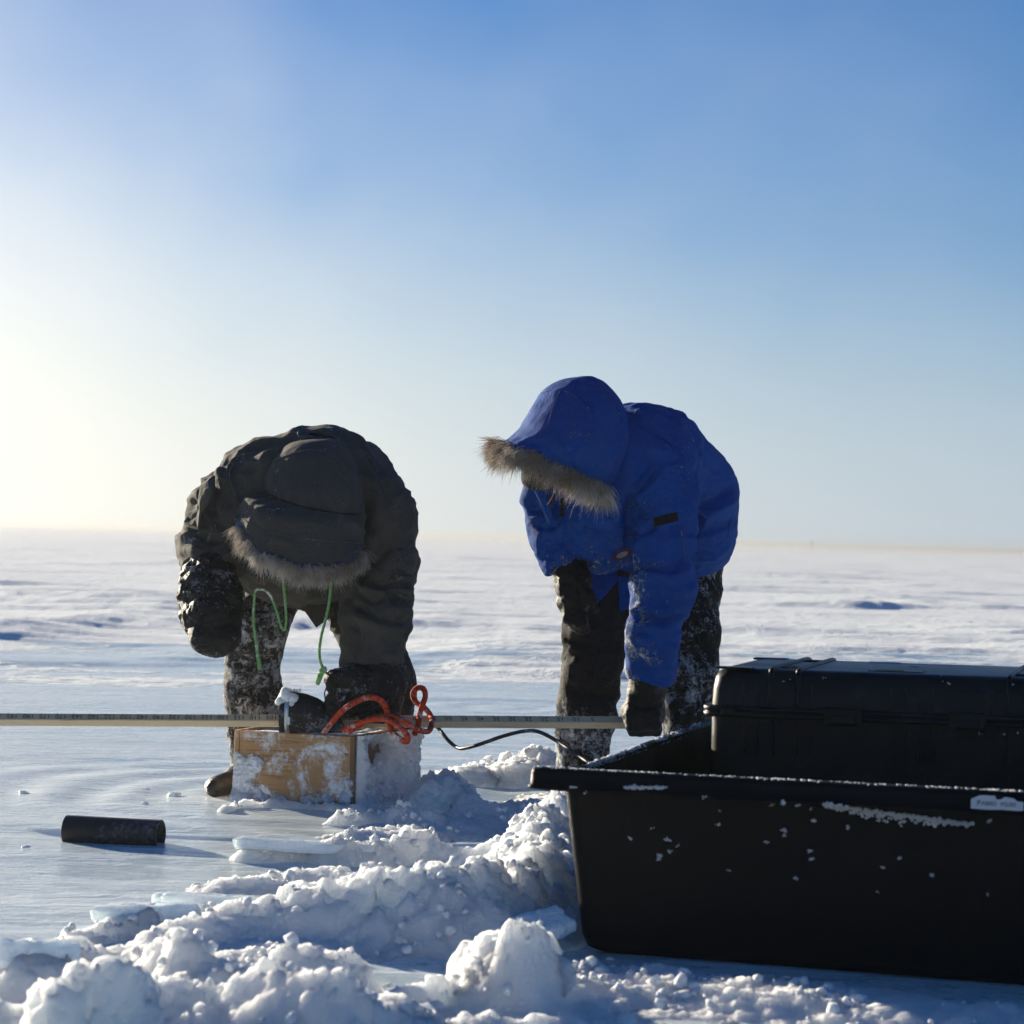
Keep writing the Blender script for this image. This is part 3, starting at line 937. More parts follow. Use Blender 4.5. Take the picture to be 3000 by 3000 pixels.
for k, (px, py, s, lb) in enumerate([(512, 2320, .013, 'small glassy ice cube on the ice between the pipe and the boot'), (425, 2308, .008, 'tiny ice fragment just behind the black pipe'), (70, 2315, .010, 'small pale ice fragment at the far left behind the pipe'),
                                    (75, 2475, .008, 'tiny glinting ice fragment in front of the pipe\'s left end'), (215, 2725, .022, 'glinting ice lump at the left among the slush'), (425, 2348, .007, 'tiny ice crumb right above the pipe\'s right end')]):
    chunk('ice_fragment', px, py, s * .9, s, lb, 'ice', (1.2, 1, .8), 40 + k, .7, 3)
# ------------------------------------------------------------------ wooden box over the ice hole
UZ = np.array([0, 0, 1.0])
E1 = np.array([0.946, -0.324, 0]); E1 /= np.linalg.norm(E1)
E2 = np.array([0.324, 0.946, 0]); E2 /= np.linalg.norm(E2)
FL = np.array([-0.808, 7.09, 0]); BW, BD, BH = 0.388, 0.36, 0.209
box = empty('wooden_box', (-0.62, 7.03, 0), 'frost-caked plywood box set in the ice, sensor and rope on top', 'box')
T = 0.016
def bpt(u, v, z): return FL + E1 * u + E2 * v + UZ * z
V, F = box_data(bpt(BW / 2, T / 2 + .003, BH / 2 - .01), E1, E2, UZ, BW / 2 - T, T / 2, BH / 2 + .01, .0015)
mesh('front_panel', V, F, M['plywood'], box, False)
V, F = box_data(bpt(BW / 2, BD - T / 2, BH / 2 - .01), E1, E2, UZ, BW / 2 - T, T / 2, BH / 2 + .01, .0015)
mesh('back_panel', V, F, M['plywood'], box, False)
for u in (T / 2, BW - T / 2):
    V, F = box_data(bpt(u, BD / 2, BH / 2 - .01), E1, E2, UZ, T / 2 - .0006, BD / 2, BH / 2 + .012, .0015)
    mesh('side_panel', V, F, M['ply_edge'] if u > .1 else M['plywood'], box, False)
# packed slush that fills the box to just under its edge
def relief(name, o0, ex, ey, en, w, h, res, hf, mat, parent, keep=None):
    nu, nv = int(w / res) + 1, int(h / res) + 1
    U, Vv = np.meshgrid(np.linspace(0, w, nu), np.linspace(0, h, nv), indexing='ij')
    H = hf(U.ravel(), Vv.ravel())
    P = o0 + U.ravel()[:, None] * ex + Vv.ravel()[:, None] * ey + H[:, None] * en
    i = np.arange(nu - 1)[:, None]; j = np.arange(nv - 1)[None, :]
    a = i * nv + j
    F = np.stack([a, a + nv, a + nv + 1, a + 1], axis=-1).reshape(-1, 4)
    if np.dot(np.cross(ex, ey), en) < 0: F = F[:, ::-1].copy()
    F = F[H[F].max(axis=1) > 0.0]
    used = np.unique(F); rm = np.full(len(P), -1); rm[used] = np.arange(len(used))
    return tag(mesh(name, P[used], rm[F], mat, parent, True, {'cover': H[used] * 160}), kind='stuff' if name == 'frost_patch' else None)
def slush_h(u, v):
    P = np.stack([u, v, np.zeros_like(u)], axis=1)
    return 0.012 + 0.010 * fbm(P * 18, 4) + 0.006 * np.abs(fbm(P * 60, 3))
relief('slush_fill', bpt(T, T, BH - .022), E1, E2, UZ, BW - 2 * T, BD - 2 * T, .006, slush_h, M['snow_shade_tint'], box)
def front_frost(u, v):
    P = np.stack([u, v, np.zeros_like(u)], axis=1)
    n = fbm(P * 16 + 3, 5, gain=.6)
    s = n * 0.9 - 0.52
    for (x, y, rx, ry, a) in [(.055, .105, .05, .045, 1.0), (.02, .03, .05, .05, 1.0), (.18, .015, .20, .022, .75), (.19, .125, .028, .022, .6), (.12, .06, .03, .02, .6), (.30, .03, .06, .03, .5), (.375, .03, .02, .12, .6), (.00, .10, .015, .10, .7), (.2, .205, .25, .006, .6), (.26, .06, .02, .02, .5), (.33,.10,.012,.012,.3)]:
        s = s + a * np.exp(-((u - x) / rx) ** 2 - ((v - y) / ry) ** 2)
    s = s + .02 + .45 * fbm(P * 48 + 2, 4)
    return np.clip(s, -.1, .6) * (0.006 + .03 * sstep(.05, 0, v) + 0.010 * np.abs(fbm(P * 55, 3))) * 1.2
relief('frost_patch', bpt(0, .0028, 0), E1, UZ, -E2, BW, BH + .002, .0030, front_frost, M['frost_film'], box)
def side_crust(u, v):
    P = np.stack([u, v, np.zeros_like(u)], axis=1)
    s = 0.016 + 0.040 * sstep(.02, .30, u) * sstep(.25, .10, np.abs(v - .10)) + 0.022 * fbm(P * np.array([20, 8, 1]), 4)
    s = s + 0.022 * np.abs(fbm(P * np.array([45, 22, 1]), 4)) + .006 * fbm(P * 110, 3) + .03 * sstep(.06, .0, v)
    bare = np.exp(-((u - .13) / .05) ** 2 - ((v - .165) / .035) ** 2)
    s = s - .06 * bare * (1 + 1.2 * fbm(P * 34, 4))
    return s * sstep(0, .012, u) + .0002
relief('ice_crust', bpt(BW, .004, -.005), E2, UZ, E1, BD + .01, BH + .008, .0034, side_crust, M['frost_film'], box)
def top_frost(u, v):
    P = np.stack([u, v, np.zeros_like(u)], axis=1)
    return (0.45 * fbm(P * 20 + 8, 4) + .55 * sstep(.20, .34, u) + .05) * .018
relief('frost_rim', bpt(0, 0, BH + .0012), E1, E2, UZ, BW + .02, .03, .0035, top_frost, M['snow_dry'], box)
V, F = join([tube_data([bpt(BW - .03, .002, .155), bpt(BW - .03, -.003, .155)], .0045, 10)])
mesh('screw', V, F, M['steel'], box)

# ------------------------------------------------------------------ measuring stick
def text_data(s, size):
    cu = bpy.data.curves.new('t', 'FONT'); cu.body = s; cu.size = size; cu.resolution_u = 2
    cu.align_x = 'CENTER'; cu.align_y = 'CENTER'; cu.extrude = 0.0
    ob = bpy.data.objects.new('t', cu); COL.objects.link(ob)
    dg = bpy.context.evaluated_depsgraph_get()
    me = ob.evaluated_get(dg).to_mesh()
    V = np.array([v.co[:] for v in me.vertices]).reshape(-1, 3); F = [tuple(p.vertices) for p in me.polygons]
    ob.evaluated_get(dg).to_mesh_clear()
    bpy.data.objects.remove(ob); bpy.data.curves.remove(cu)
    return V, F
s0, s1 = at(-420, 2106, 7.02), at(1850, 2117, 7.12)
sd = (s1 - s0) / np.linalg.norm(s1 - s0)
stick = empty('measuring_stick', (s0 + s1) / 2, 'long pale wooden measuring stick held level above the box, numbered in black', 'measuring stick')
side = np.cross(sd, UZ); side /= np.linalg.norm(side)        # towards the camera
upv = np.cross(side, sd)
th = R(42)                                                     # turned on its edge
fa = math.cos(th) * upv + math.sin(th) * side * 1.0            # normal of the face that looks up and to the camera
fb = -math.sin(th) * upv + math.cos(th) * side                 # normal of the lower face
HS = 0.0138
L_ = np.linalg.norm(s1 - s0) / 2
V, F = box_data((s0 + s1) / 2, sd, fa, fb, L_, HS, HS, .0018)
mesh('batten', V, F, M['batten'], stick, False)
k = 0
x = -0.07
while True:
    x -= 0.0475; k += 1
    if k > 44 or -x > 2 * L_ - .05: break
    Vt, Ft = text_data(str(5 * k), 0.023)
    c = s1 + sd * x + fa * (HS + .0006)
    W = np.array([c - sd * (v[0] * 1.0) + fb * v[1] for v in Vt])     # written from the far side: upside down to us
    mesh('number', W, Ft, M['ink'], stick, False)
    Vt, Ft = box_data(s1 + sd * (x - .012) + fa * (HS + .0005) - fb * (HS * .75), sd, fa, fb, .0006, .0002, HS * .2)
    mesh('tick_mark', Vt, Ft, M['ink'], stick, False)

# ------------------------------------------------------------------ rubber sensor boot with hose clamp
DC = 7.05
def ring_loft(rings, n=40, cap0=True, cap1=True):
    V, F = [], []
    for (c, a, b) in rings:
        for k in range(n):
            t = 2 * math.pi * k / n
            V.append(np.asarray(c) + math.cos(t) * np.asarray(a) + math.sin(t) * np.asarray(b))
    for i in range(len(rings) - 1):
        for k in range(n):
            p, q = i * n + k, i * n + (k + 1) % n
            F.append((p, q, q + n, p + n))
    if cap0: F.append(tuple(range(n))[::-1])
    if cap1: F.append(tuple((len(rings) - 1) * n + k for k in range(n)))
    return V, F
cp = empty('rubber_coupling', at(900, 2146, DC), 'black rubber end coupling with steel hose clamp lying on the wooden box', 'coupling')
ax = (at(1000, 2100, DC) - at(820, 2100, DC)); ax[2] = 0; ax /= np.linalg.norm(ax)
ay = np.cross(UZ, ax)
def crow(px, top, bot=2147, wy=1.0):
    a, b = at(px, top, DC), at(px, bot, DC)
    h = (a[2] - b[2]) / 2
    return ((a + b) / 2, UZ * h, ay * max(h, .012) * wy)
rings = [crow(832, 2040, 2132), crow(823, 2034, 2138), crow(822, 2025), crow(830, 2022), crow(868, 2023), crow(872, 2027), crow(900, 2033), crow(930, 2045), crow(955, 2062, wy=1.1), crow(980, 2086, wy=1.3), crow(1000, 2112, wy=1.6), crow(1015, 2136, wy=2), crow(1020, 2144, wy=2)]
V, F = ring_loft(rings)
V = np.array(V); V += .0018 * fbm(V * 40, 3)[:, None]
mesh('rubber_sleeve', V, F, M['rubber'], cp)
V, F = ring_loft([(r[0], r[1] * 1.02, r[2] * 1.02) for r in (crow(839, 2021), crow(839, 2019, 2148), crow(852, 2019, 2148), crow(852, 2021))])
mesh('clamp_band', V, F, M['steel'], cp)
V, F = box_data(at(846, 2112, DC - .065), ax, ay, UZ, .004, .004, .012, .001); mesh('clamp_screw', V, F, M['steel'], cp, False)
parts = [blob_data(at(845 + 20 * math.sin(k * 2.4), 2035 + 9 * (k % 5), DC - .052 + .003 * (k % 5)), .010 + .004 * (k % 3), 2, .5, k) for k in range(9)]
parts += [blob_data(at(850 + 9 * k, 2021 + 0.5 * k, DC - .02), .006, 2, .5, 30 + k) for k in range(4)]
V, F = join(parts); mesh('frost_clump', V, F, M['snow_dry'], cp)
V, F = tube_data(catmull([at(950, 2066, DC - .02), at(953, 2048, DC - .01), at(951, 2030, DC), at(958, 2010, DC + .03)], 5), .0022, 6)
mesh('tie_cord', V, F, M['cable'], cp)

# ------------------------------------------------------------------ ropes and cable
def rope_obj(name, path, r, mat, parent=None, sides=10, frost_fuzz=0):
    path = np.asarray(path)
    V, F = tube_data(path, r, sides)
    seg = np.concatenate([[0], np.cumsum(np.linalg.norm(np.diff(path, axis=0), axis=1))])
    al = np.repeat(seg, sides); ar = np.tile(np.arange(sides) / sides, len(path))
    V = np.array(V)
    base = np.array(V[0]) if parent is None else np.zeros(3)
    o = mesh(name, V - base, F, mat, parent, True, {'along': al, 'around': ar})
    if parent is None: o.location = base
    return o
D0 = 6.89
rp = catmull([at(945, 2150, 7.02), at(1000, 2085, D0), at(1055, 2050, D0), at(1092, 2043, D0), at(1122, 2058, D0 + .02), at(1138, 2100, D0 + .02), at(1148, 2140, D0 - .02), at(1170, 2164, D0 - .04), at(1192, 2172, D0 - .05), at(1190, 2150, D0 - .06),
              at(1160, 2122, D0 - .05), at(1130, 2108, D0 - .02), at(1090, 2108, D0), at(1045, 2122, D0 + .01), at(1005, 2142, D0 + .03)], 9)
tag(rope_obj('orange_rope', rp, .0088, M['rope']), 'bright orange rope arching from the rubber coupling across the box top', 'rope', 'orange rope on the box')
rp = catmull([at(1020, 2146, D0 + .05), at(1060, 2120, D0 + .05), at(1105, 2102, D0 + .04), at(1150, 2100, D0 - .01), at(1190, 2118, D0 - .06), at(1225, 2138, D0 - .04), at(1255, 2142, D0), at(1265, 2118, D0 + .12), at(1262, 2098, D0 + .2), at(1244, 2074, D0 + .2), at(1218, 2056, D0 + .21), at(1210, 2033, D0 + .22),
              at(1222, 2016, D0 + .22), at(1240, 2018, D0 + .21), at(1246, 2040, D0 + .2), at(1236, 2070, D0 + .18), at(1228, 2100, D0 + .19), at(1224, 2128, D0 + .15), at(1215, 2150, D0 + .12)], 9)
tag(rope_obj('orange_rope', rp, .0085, M['rope']), 'frosted orange rope looped up in a ring behind the stick, right end of the box', 'rope', 'orange rope on the box')
cb = catmull([at(1268, 2118, 7.22), at(1290, 2140, 7.12), at(1312, 2168, 7.08), at(1338, 2189, 7.05), at(1362, 2192, 7.0), at(1410, 2179, 6.95), at(1470, 2158, 6.9), at(1530, 2143, 6.85), at(1575, 2143, 6.8), at(1625, 2167, 6.72), at(1690, 2211, 6.6), at(1740, 2246, 6.5), at(1790, 2290, 6.4), at(1850, 2420, 6.3)], 8)
tag(rope_obj('black_cable', cb, .0056, M['cable']), 'thin black cable bending from the box towards the sled', 'cable')

# ------------------------------------------------------------------ black pipe on the ice
pa, pb = at(196, 2420, 6.10), at(472, 2415, 6.05)
pa[2] = pb[2] = .026
pax = pb - pa; plen = np.linalg.norm(pax); pax /= plen
pn = np.cross(UZ, pax)
ro, ri = .0385, .034
pr = lambda t, r: (pa + pax * plen * t, UZ * r, pn * r)
V, F = join([ring_loft([pr(t, ro) for t in (0, .25, .5, .75, 1)], 40, False, False), ring_loft([pr(t, ri) for t in (1, .5, 0)], 40, False, False), ring_loft([pr(1, ro), pr(1.002, ro - .001), pr(1.002, ri + .001), pr(1, ri)], 40, False, False), ring_loft([pr(0, ri), pr(-.002, ri + .001), pr(-.002, ro - .001), pr(0, ro)], 40, False, False)])
V = np.array(V) - (pa + pb) / 2
po = mesh('black_pipe', V, F, M['pipe']); po.location = (pa + pb) / 2
tag(po, 'short length of dark plastic pipe lying half sunk on wet ice', 'pipe')

# ------------------------------------------------------------------ cargo sled
def rounded(corners, n=10):
    """corners: (x, y, radius) -> closed outline with the same count every time"""
    out = []
    m = len(corners)
    for i in range(m):
        p0 = np.array(corners[i - 1][:2]); p1 = np.array(corners[i][:2]); p2 = np.array(corners[(i + 1) % m][:2]); r = corners[i][2]
        a = (p0 - p1); la = np.linalg.norm(a); a /= la
        b = (p2 - p1); lb = np.linalg.norm(b); b /= lb
        cosang = np.clip(a @ b, -1, 1); ang = math.acos(cosang)
        d = min(r / math.tan(ang / 2), la * .45, lb * .45)
        s, e = p1 + a * d, p1 + b * d
        for k in range(n + 1):
            t = k / n
            out.append((1 - t) ** 2 * s + 2 * t * (1 - t) * p1 + t * t * e)
    return np.array(out)
NLc, NRc = np.array([.018, 4.552]), np.array([1.30, 4.210])
KKc, FLc = np.array([.118, 4.640]), np.array([.555, 6.20])
FRc = NRc + (FLc - KKc) * 1.03
nrm_near = np.array([.257, .966]); nrm_end = np.array([.966, -.257])
ctr = (NLc + NRc + FLc + FRc) / 4
def rim_outline(inset, z, dipk=1.0, lobe=1.0):
    """rim outline pulled in by inset; the lip flares out at the near corner"""
    lob = NLc * lobe + (KKc + np.array([-.062, -.065])) * (1 - lobe)
    kin = nrm_end * inset + nrm_near * inset * (1 - lobe)
    cs = [(*(lob + (nrm_near + nrm_end * (1 - .4 * lobe)) * inset), .05), (*(NRc + (nrm_near - nrm_end) * inset), .09), (*(FRc + (-nrm_near - nrm_end) * inset), .12), (*(FLc + (-nrm_near + nrm_end) * inset), .12), (*(KKc + kin + np.array([-.030, .03]) * (1 - lobe)), .05)]
    o = rounded(cs[::-1])          # counter-clockwise or not does not matter for the loft
    P = np.zeros((len(o), 3)); P[:, :2] = o; P[:, 2] = z
    if dipk:
        dK = np.hypot(o[:, 0] - .16, o[:, 1] - 4.78)
        P[:, 2] -= .010 * dipk * np.exp(-(dK / .22) ** 2)
        dN = np.hypot(o[:, 0] - NLc[0], o[:, 1] - NLc[1])
        P[:, 2] += .006 * dipk * np.exp(-(dN / .09) ** 2)
    return P
RZ = .364
def loft_outlines(rings, capb=True):
    n = len(rings[0]); V = np.concatenate(rings); F = []
    for i in range(len(rings) - 1):
        for k in range(n):
            a, b = i * n + k, i * n + (k + 1) % n
            F.append((a, b, b + n, a + n))
    if capb: F.append(tuple(range(n))[::-1])
    return V, F
sled = empty('cargo_sled', (.75, 5.2, 0), 'big black plastic cargo tub sled with flared rim, speckled with snow', 'sled')
flare = lambda z: .038 + .040 * (1 - z / .33)
outer = [rim_outline(flare(.0) + .07, -.006, 0, 0), rim_outline(flare(.0) + .028, .000, 0, 0), rim_outline(flare(.015) + .006, .012, 0, 0), rim_outline(flare(.04), .035, 0, 0), rim_outline(flare(.12), .12, 0, 0), rim_outline(flare(.22), .22, 0, 0), rim_outline(.039, RZ - .036, 1, 0)]
inner = [rim_outline(.048, RZ - .012, 1, 0), rim_outline(flare(.2) + .008, .2, 0, 0), rim_outline(flare(.05) + .012, .04, 0, 0), rim_outline(flare(.0) + .05, .016, 0, 0)]
V, F = loft_outlines(outer, True)
mesh('tub_wall', V, F, M['tub'], sled)
V, F = loft_outlines(inner[::-1], True)
mesh('tub_inside', V, F, M['tub'], sled)
rim = [rim_outline(.038, RZ - .037, 1, 0), rim_outline(.014, RZ - .040, 1, .7), rim_outline(.001, RZ - .042, 1), rim_outline(-.002, RZ - .039, 1), rim_outline(.001, RZ - .035, 1), rim_outline(.0045, RZ - .033, 1), rim_outline(.006, RZ - .012, 1), rim_outline(.009, RZ - .004, 1), rim_outline(.016, RZ, 1), rim_outline(.036, RZ + .001, 1, .6), rim_outline(.046, RZ - .002, 1, .3), rim_outline(.0485, RZ - .012, 1, 0)]
V, F = loft_outlines(rim, False)
rim_o = mesh('rim', V, F, M['tub'], sled)
BV = bvh_of(rim_o, *[c for c in sled.children if c.name.startswith('tub_wall')])

def snow_specks(name, items, parent, bvh, mat='snow_dry', seed=0):
    """items: (px, py, size m, count, spread px): blobs pressed on the surface that is seen there"""
    parts = []
    rnd = random.Random(seed)
    for (px, py, s, n, sp) in items:
        for k in range(n):
            h, nr = cast(bvh, px + rnd.gauss(0, sp), py + rnd.gauss(0, sp * .6))
            if h is None: continue
            r = s * rnd.uniform(.5, 1.3)
            t1 = np.cross(nr, [0.3, .2, 1]); t1 /= np.linalg.norm(t1); t2 = np.cross(nr, t1)
            parts.append(blob_data(h + nr * r * .10, r, 1, .7, rnd.random() * 90, (rnd.uniform(.7, 1.2), rnd.uniform(.7, 1.2), .5), 1.8, axes=[t1, t2, nr]))
    if not parts: return None
    V, F = join(parts)
    return tag(mesh(name, V, F, M[mat], parent), kind='stuff')
items = []
for (px, py, s) in [(1845, 2455, .0045), (1952, 2458, .0035), (1960, 2462, .003), (1932, 2505, .006), (1928, 2515, .004), (1962, 2496, .003), (2106, 2415, .003), (2105, 2375, .002), (2062, 2336, .0025), (2296, 2432, .0055), (2300, 2448, .0045), (2384, 2402, .004), (2485, 2422, .004), (2248, 2468, .003), (2376, 2494, .004), (2382, 2518, .0035),
                    (2333, 2572, .0035), (2634, 2513, .004), (2588, 2542, .0035), (2734, 2567, .005), (2570, 2612, .002), (2292, 2352, .006), (2340, 2360, .003), (2895, 2620, .002), (2137, 2550, .0018), (1910, 2428, .0018), (1986, 2477, .0018), (2260, 2358, .0025), (2376, 2370, .003), (2640, 2420, .003), (2575, 2405, .003), (2900, 2405, .004), (1715, 2322, .003)]:
    items.append((px, py, s * .62, 6, 3.4))
snow_specks('snow_speck', items, sled, BV, seed=1)
items = []
for k in range(230):           # rime caught under the lip
    t = k / 229
    x = 2415 + t * 435
    y0 = 2350 + t * 60
    dep = (6 + 26 * math.exp(-((t - .45) / .35) ** 2)) * (0.6 + .4 * math.sin(k * 1.7))
    items.append((x, y0 + 4 + random.random() * dep, .0035, 2, 2.0))
snow_specks('rime_strip', items, sled, BV, seed=2)
items = []
for k in range(900):           # dusting along the top edge of the near rim
    x = random.uniform(1560, 3000)
    dens = .35 + .65 * max(0, math.sin(x * .011 + 1.5)) + (.5 if x > 2750 or x < 1900 else 0)
    if random.random() > dens: continue
    y = 2245 + (x - 1540) * .0505 - random.uniform(-1, 4)
    items.append((x, y, .0024, 1, 1.5))
for k in range(70): items.append((1560 + k * 1.6, 2241 + .04 * k, .0028, 1, 3))
for (px, py, n, sp) in [(1785, 2222, 60, 18), (1860, 2196, 55, 16), (1945, 2172, 50, 13), (1990, 2152, 30, 11), (1815, 2215, 30, 20), (2040, 2125, 18, 10), (1735, 2236, 30, 12)]:
    items.append((px, py, .0034, n * 3, sp))
for k in range(40): items.append((1830 + k * 3.2, 2307 - .3 * (k % 7) * math.exp(-k / 14), .0035, 1, 1.5))
for k in range(10): items.append((1672 + 2 * k, 2307, .003, 1, 1))
snow_specks('rim_snow', items, sled, BV, seed=3)
# paper label with torn, snowy edges on the lip
def lay(bvh, pts, off):
    out = []
    for (x, y) in pts:
        h, n = cast(bvh, x, y)
        if h is None: h, n = cast(bvh, x, y - 6)
        out.append(h + n * off)
    return out
lab = []
top = [(2845, 2341), (2868, 2331), (2880, 2330), (2915, 2332), (2920, 2343), (2932, 2342), (2945, 2336), (2970, 2340), (2980, 2348), (2998, 2350)]
bot = [(2844, 2370), (2860, 2371), (2880, 2373), (2900, 2374), (2920, 2374), (2935, 2372), (2952, 2374), (2962, 2376), (2980, 2378), (2998, 2377)]
try:
    tv, bv_ = lay(BV, top, .0012), lay(BV, bot, .0012)
    V = tv + bv_; n = len(top)
    F = [(k, k + 1, n + k + 1, n + k) for k in range(n - 1)]
    # a second sheet behind gives it thickness
    lbl = mesh('label_plate', V, F, M['label_white'], sled, False)
    ex = (bv_[-1] - bv_[0]); ex /= np.linalg.norm(ex)
    for (s, x, y, sz) in [('JF', 2868, 2351, .0105), ('ABBD', 2898, 2355, .0105), ('PSUBS', 2955, 2358, .0098)]:
        h, nn = cast(BV, x, y)
        Vt, Ft = text_data(s, sz * 1.05)
        ey = np.cross(nn, ex); ey /= np.linalg.norm(ey)
        W = np.array([h + nn * .0024 + ex * v[0] + ey * v[1] for v in Vt])
        mesh('label_print', W, Ft, M['label_ink'], lbl, False)
except Exception as e:
    print('label', e)

# ------------------------------------------------------------------ equipment case in the sled
case = empty('equipment_case', (.85, 5.6, .02), 'black ribbed hard equipment case standing in the sled', 'case')
c0 = np.array([.452, 5.352]); cX = np.array([.985, -.175]); cX /= np.linalg.norm(cX); cY = np.array([.275, .961]); cY /= np.linalg.norm(cY)
CW, CD = .86, .56
def case_outline(inset, z, r=.05):
    q = [c0 + cX * inset + cY * inset, c0 + cX * (CW - inset) + cY * inset, c0 + cX * (CW - inset) + cY * (CD - inset), c0 + cX * inset + cY * (CD - inset)]
    o = rounded([(*p, r) for p in q], 8)
    P = np.zeros((len(o), 3)); P[:, :2] = o; P[:, 2] = z
    return P
CT = .522
V, F = loft_outlines([case_outline(.012, .022), case_outline(.004, .035), case_outline(0, .06), case_outline(-.002, .25), case_outline(-.003, .418)], True)
mesh('case_base', V, F, M['case'], case)
V, F = loft_outlines([case_outline(-.003, .434), case_outline(-.001, .475), case_outline(.003, .500), case_outline(.010, .513), case_outline(.022, .520), case_outline(.040, CT)], False)
n = len(case_outline(0, 0)); F.append(tuple(5 * n + k for k in range(n)))
lid_o = mesh('case_lid', V, F, M['case'], case)
V, F = loft_outlines([case_outline(.01, .4135), case_outline(-.016, .4135), case_outline(-.019, .416), case_outline(-.019, .4238), case_outline(-.016, .4250), case_outline(-.016, .4262), case_outline(-.019, .4275), case_outline(-.019, .436), case_outline(-.015, .4385), case_outline(.01, .4385)], False)
mesh('case_flange', V, F, M['case'], case)
def cpt(u, v, z): return np.array([*(c0 + cX * u + cY * v), z])
for u in (.135, .195, .655, .715):
    V, F = tube_data(catmull([cpt(u, -.002, .442), cpt(u, .000, .48), cpt(u, .006, .508), cpt(u, .030, .5225), cpt(u, .28, .5235), cpt(u, .53, .5225), cpt(u, .555, .505), cpt(u, .562, .445)], 6), .0058, 8)
    mesh('lid_rib', V, F, M['case'], case)
for u in (.075, .105, .14, .19, .225, .40, .43, .46, .49, .62, .65, .69, .72, .76):
    V, F = box_data(cpt(u, -.003, .462), [*cX, 0], [*cY, 0], UZ, .0022, .004, .026, .0012)
    mesh('side_rib', V, F, M['case'], case, False)
    V, F = box_data(cpt(u + .005, -.004, .372), [*cX, 0], [*cY, 0], UZ, .0022, .004, .040, .0012)
    mesh('side_rib', V, F, M['case'], case, False)
for u in (.30, .57):
    V, F = join([box_data(cpt(u, -.024, .424), [*cX, 0], [*cY, 0], UZ, .040, .006, .020, .003), box_data(cpt(u, -.029, .418), [*cX, 0], [*cY, 0], UZ, .028, .004, .010, .002)])
    mesh('latch', V, F, M['case'], case, False)
V, F = join([box_data(cpt(.045, -.018, .426), [*cX, 0], [*cY, 0], UZ, .016, .004, .009, .003)])
mesh('hinge_lug', V, F, M['case'], case, False)
for v in (.02, .50):
    V, F = box_data(cpt(.05, v, CT + .0), [*cX, 0], [*cY, 0], UZ, .04, .022, .0022, .0015)
    mesh('stacking_pad', V, F, M['case'], case, False)
for (u0, u1, v, hw, mt) in [(.29, .36, .485, .02, 'label_white'), (.40, .425, .35, .012, 'label_white')]:
    V, F = box_data(cpt((u0 + u1) / 2, v, CT + .0012), [*cX, 0], [*cY, 0], UZ, (u1 - u0) / 2, hw, .0008)
    mesh('torn_label', V, F, M[mt], case, False)
V, F = box_data(cpt(.40, .10, CT + .0012), [*cX, 0], [*cY, 0], UZ, .06, .035, .0009)
mesh('name_plate', V, F, M['case'], case, False)
V, F = box_data(cpt(.385, .10, CT + .0030), [*cX, 0], [*cY, 0], UZ, .03, .014, .0006)
mesh('name_plate_print', V, F, M['yellow_tag'], case, False)
for u in (.165, .685):
    for v in (.10, .44):
        V, F = box_data(cpt(u, v, CT + .0012), [*cX, 0], [*cY, 0], UZ, .022, .035, .0012, .0006)
        mesh('strap_recess', V, F, M['velcro'], case, False)
BC = bvh_of(lid_o, *[c for c in case.children if c.name.startswith('case_base')])
snow_specks('snow_speck', [(2470, 1932, .005, 14, 9), (2560, 1940, .003, 4, 8), (2300, 1990, .002, 2, 10), (2410, 1988, .002, 3, 4), (2770, 1998, .0022, 4, 10), (2870, 2150, .002, 3, 3), (2940, 2150, .002, 3, 3), (2985, 2145, .002, 2, 3), (2970, 2000, .002, 3, 5)], case, BC, seed=5)

# ------------------------------------------------------------------ far marker pole
mp_ = at(2378, 1615, 420); mp_[2] = 0
V, F = join([tube_data([mp_ + UZ * -0.1, mp_ + UZ * 1.55], .045, 6), box_data(mp_ + UZ * 1.3, [1, 0, 0], [0, 1, 0], UZ, .13, .03, .16)])
V = np.array(V) - mp_
o = mesh('marker_pole', V, F, M['pole']); o.location = mp_
tag(o, 'tiny lone marker pole standing far off on the right horizon', 'pole')
# ------------------------------------------------------------------ people
def limb(f, pts, k=.03, cut=None):
    """pts: (px, py, Y, radius m)"""
    for i in range(len(pts) - 1):
        a, b = pts[i], pts[i + 1]
        f.cone(at(*a[:3]), at(*b[:3]), a[3], b[3], k, cut if i == len(pts) - 2 else None)
def cut_at(p, q):
    """plane through p facing from q to p: keeps the q side"""
    p, q = at(*p), at(*q)
    n = (p - q) / np.linalg.norm(p - q)
    return (p, n)
def eyes_field(lo, hi, vox): return Field(lo, hi, vox)

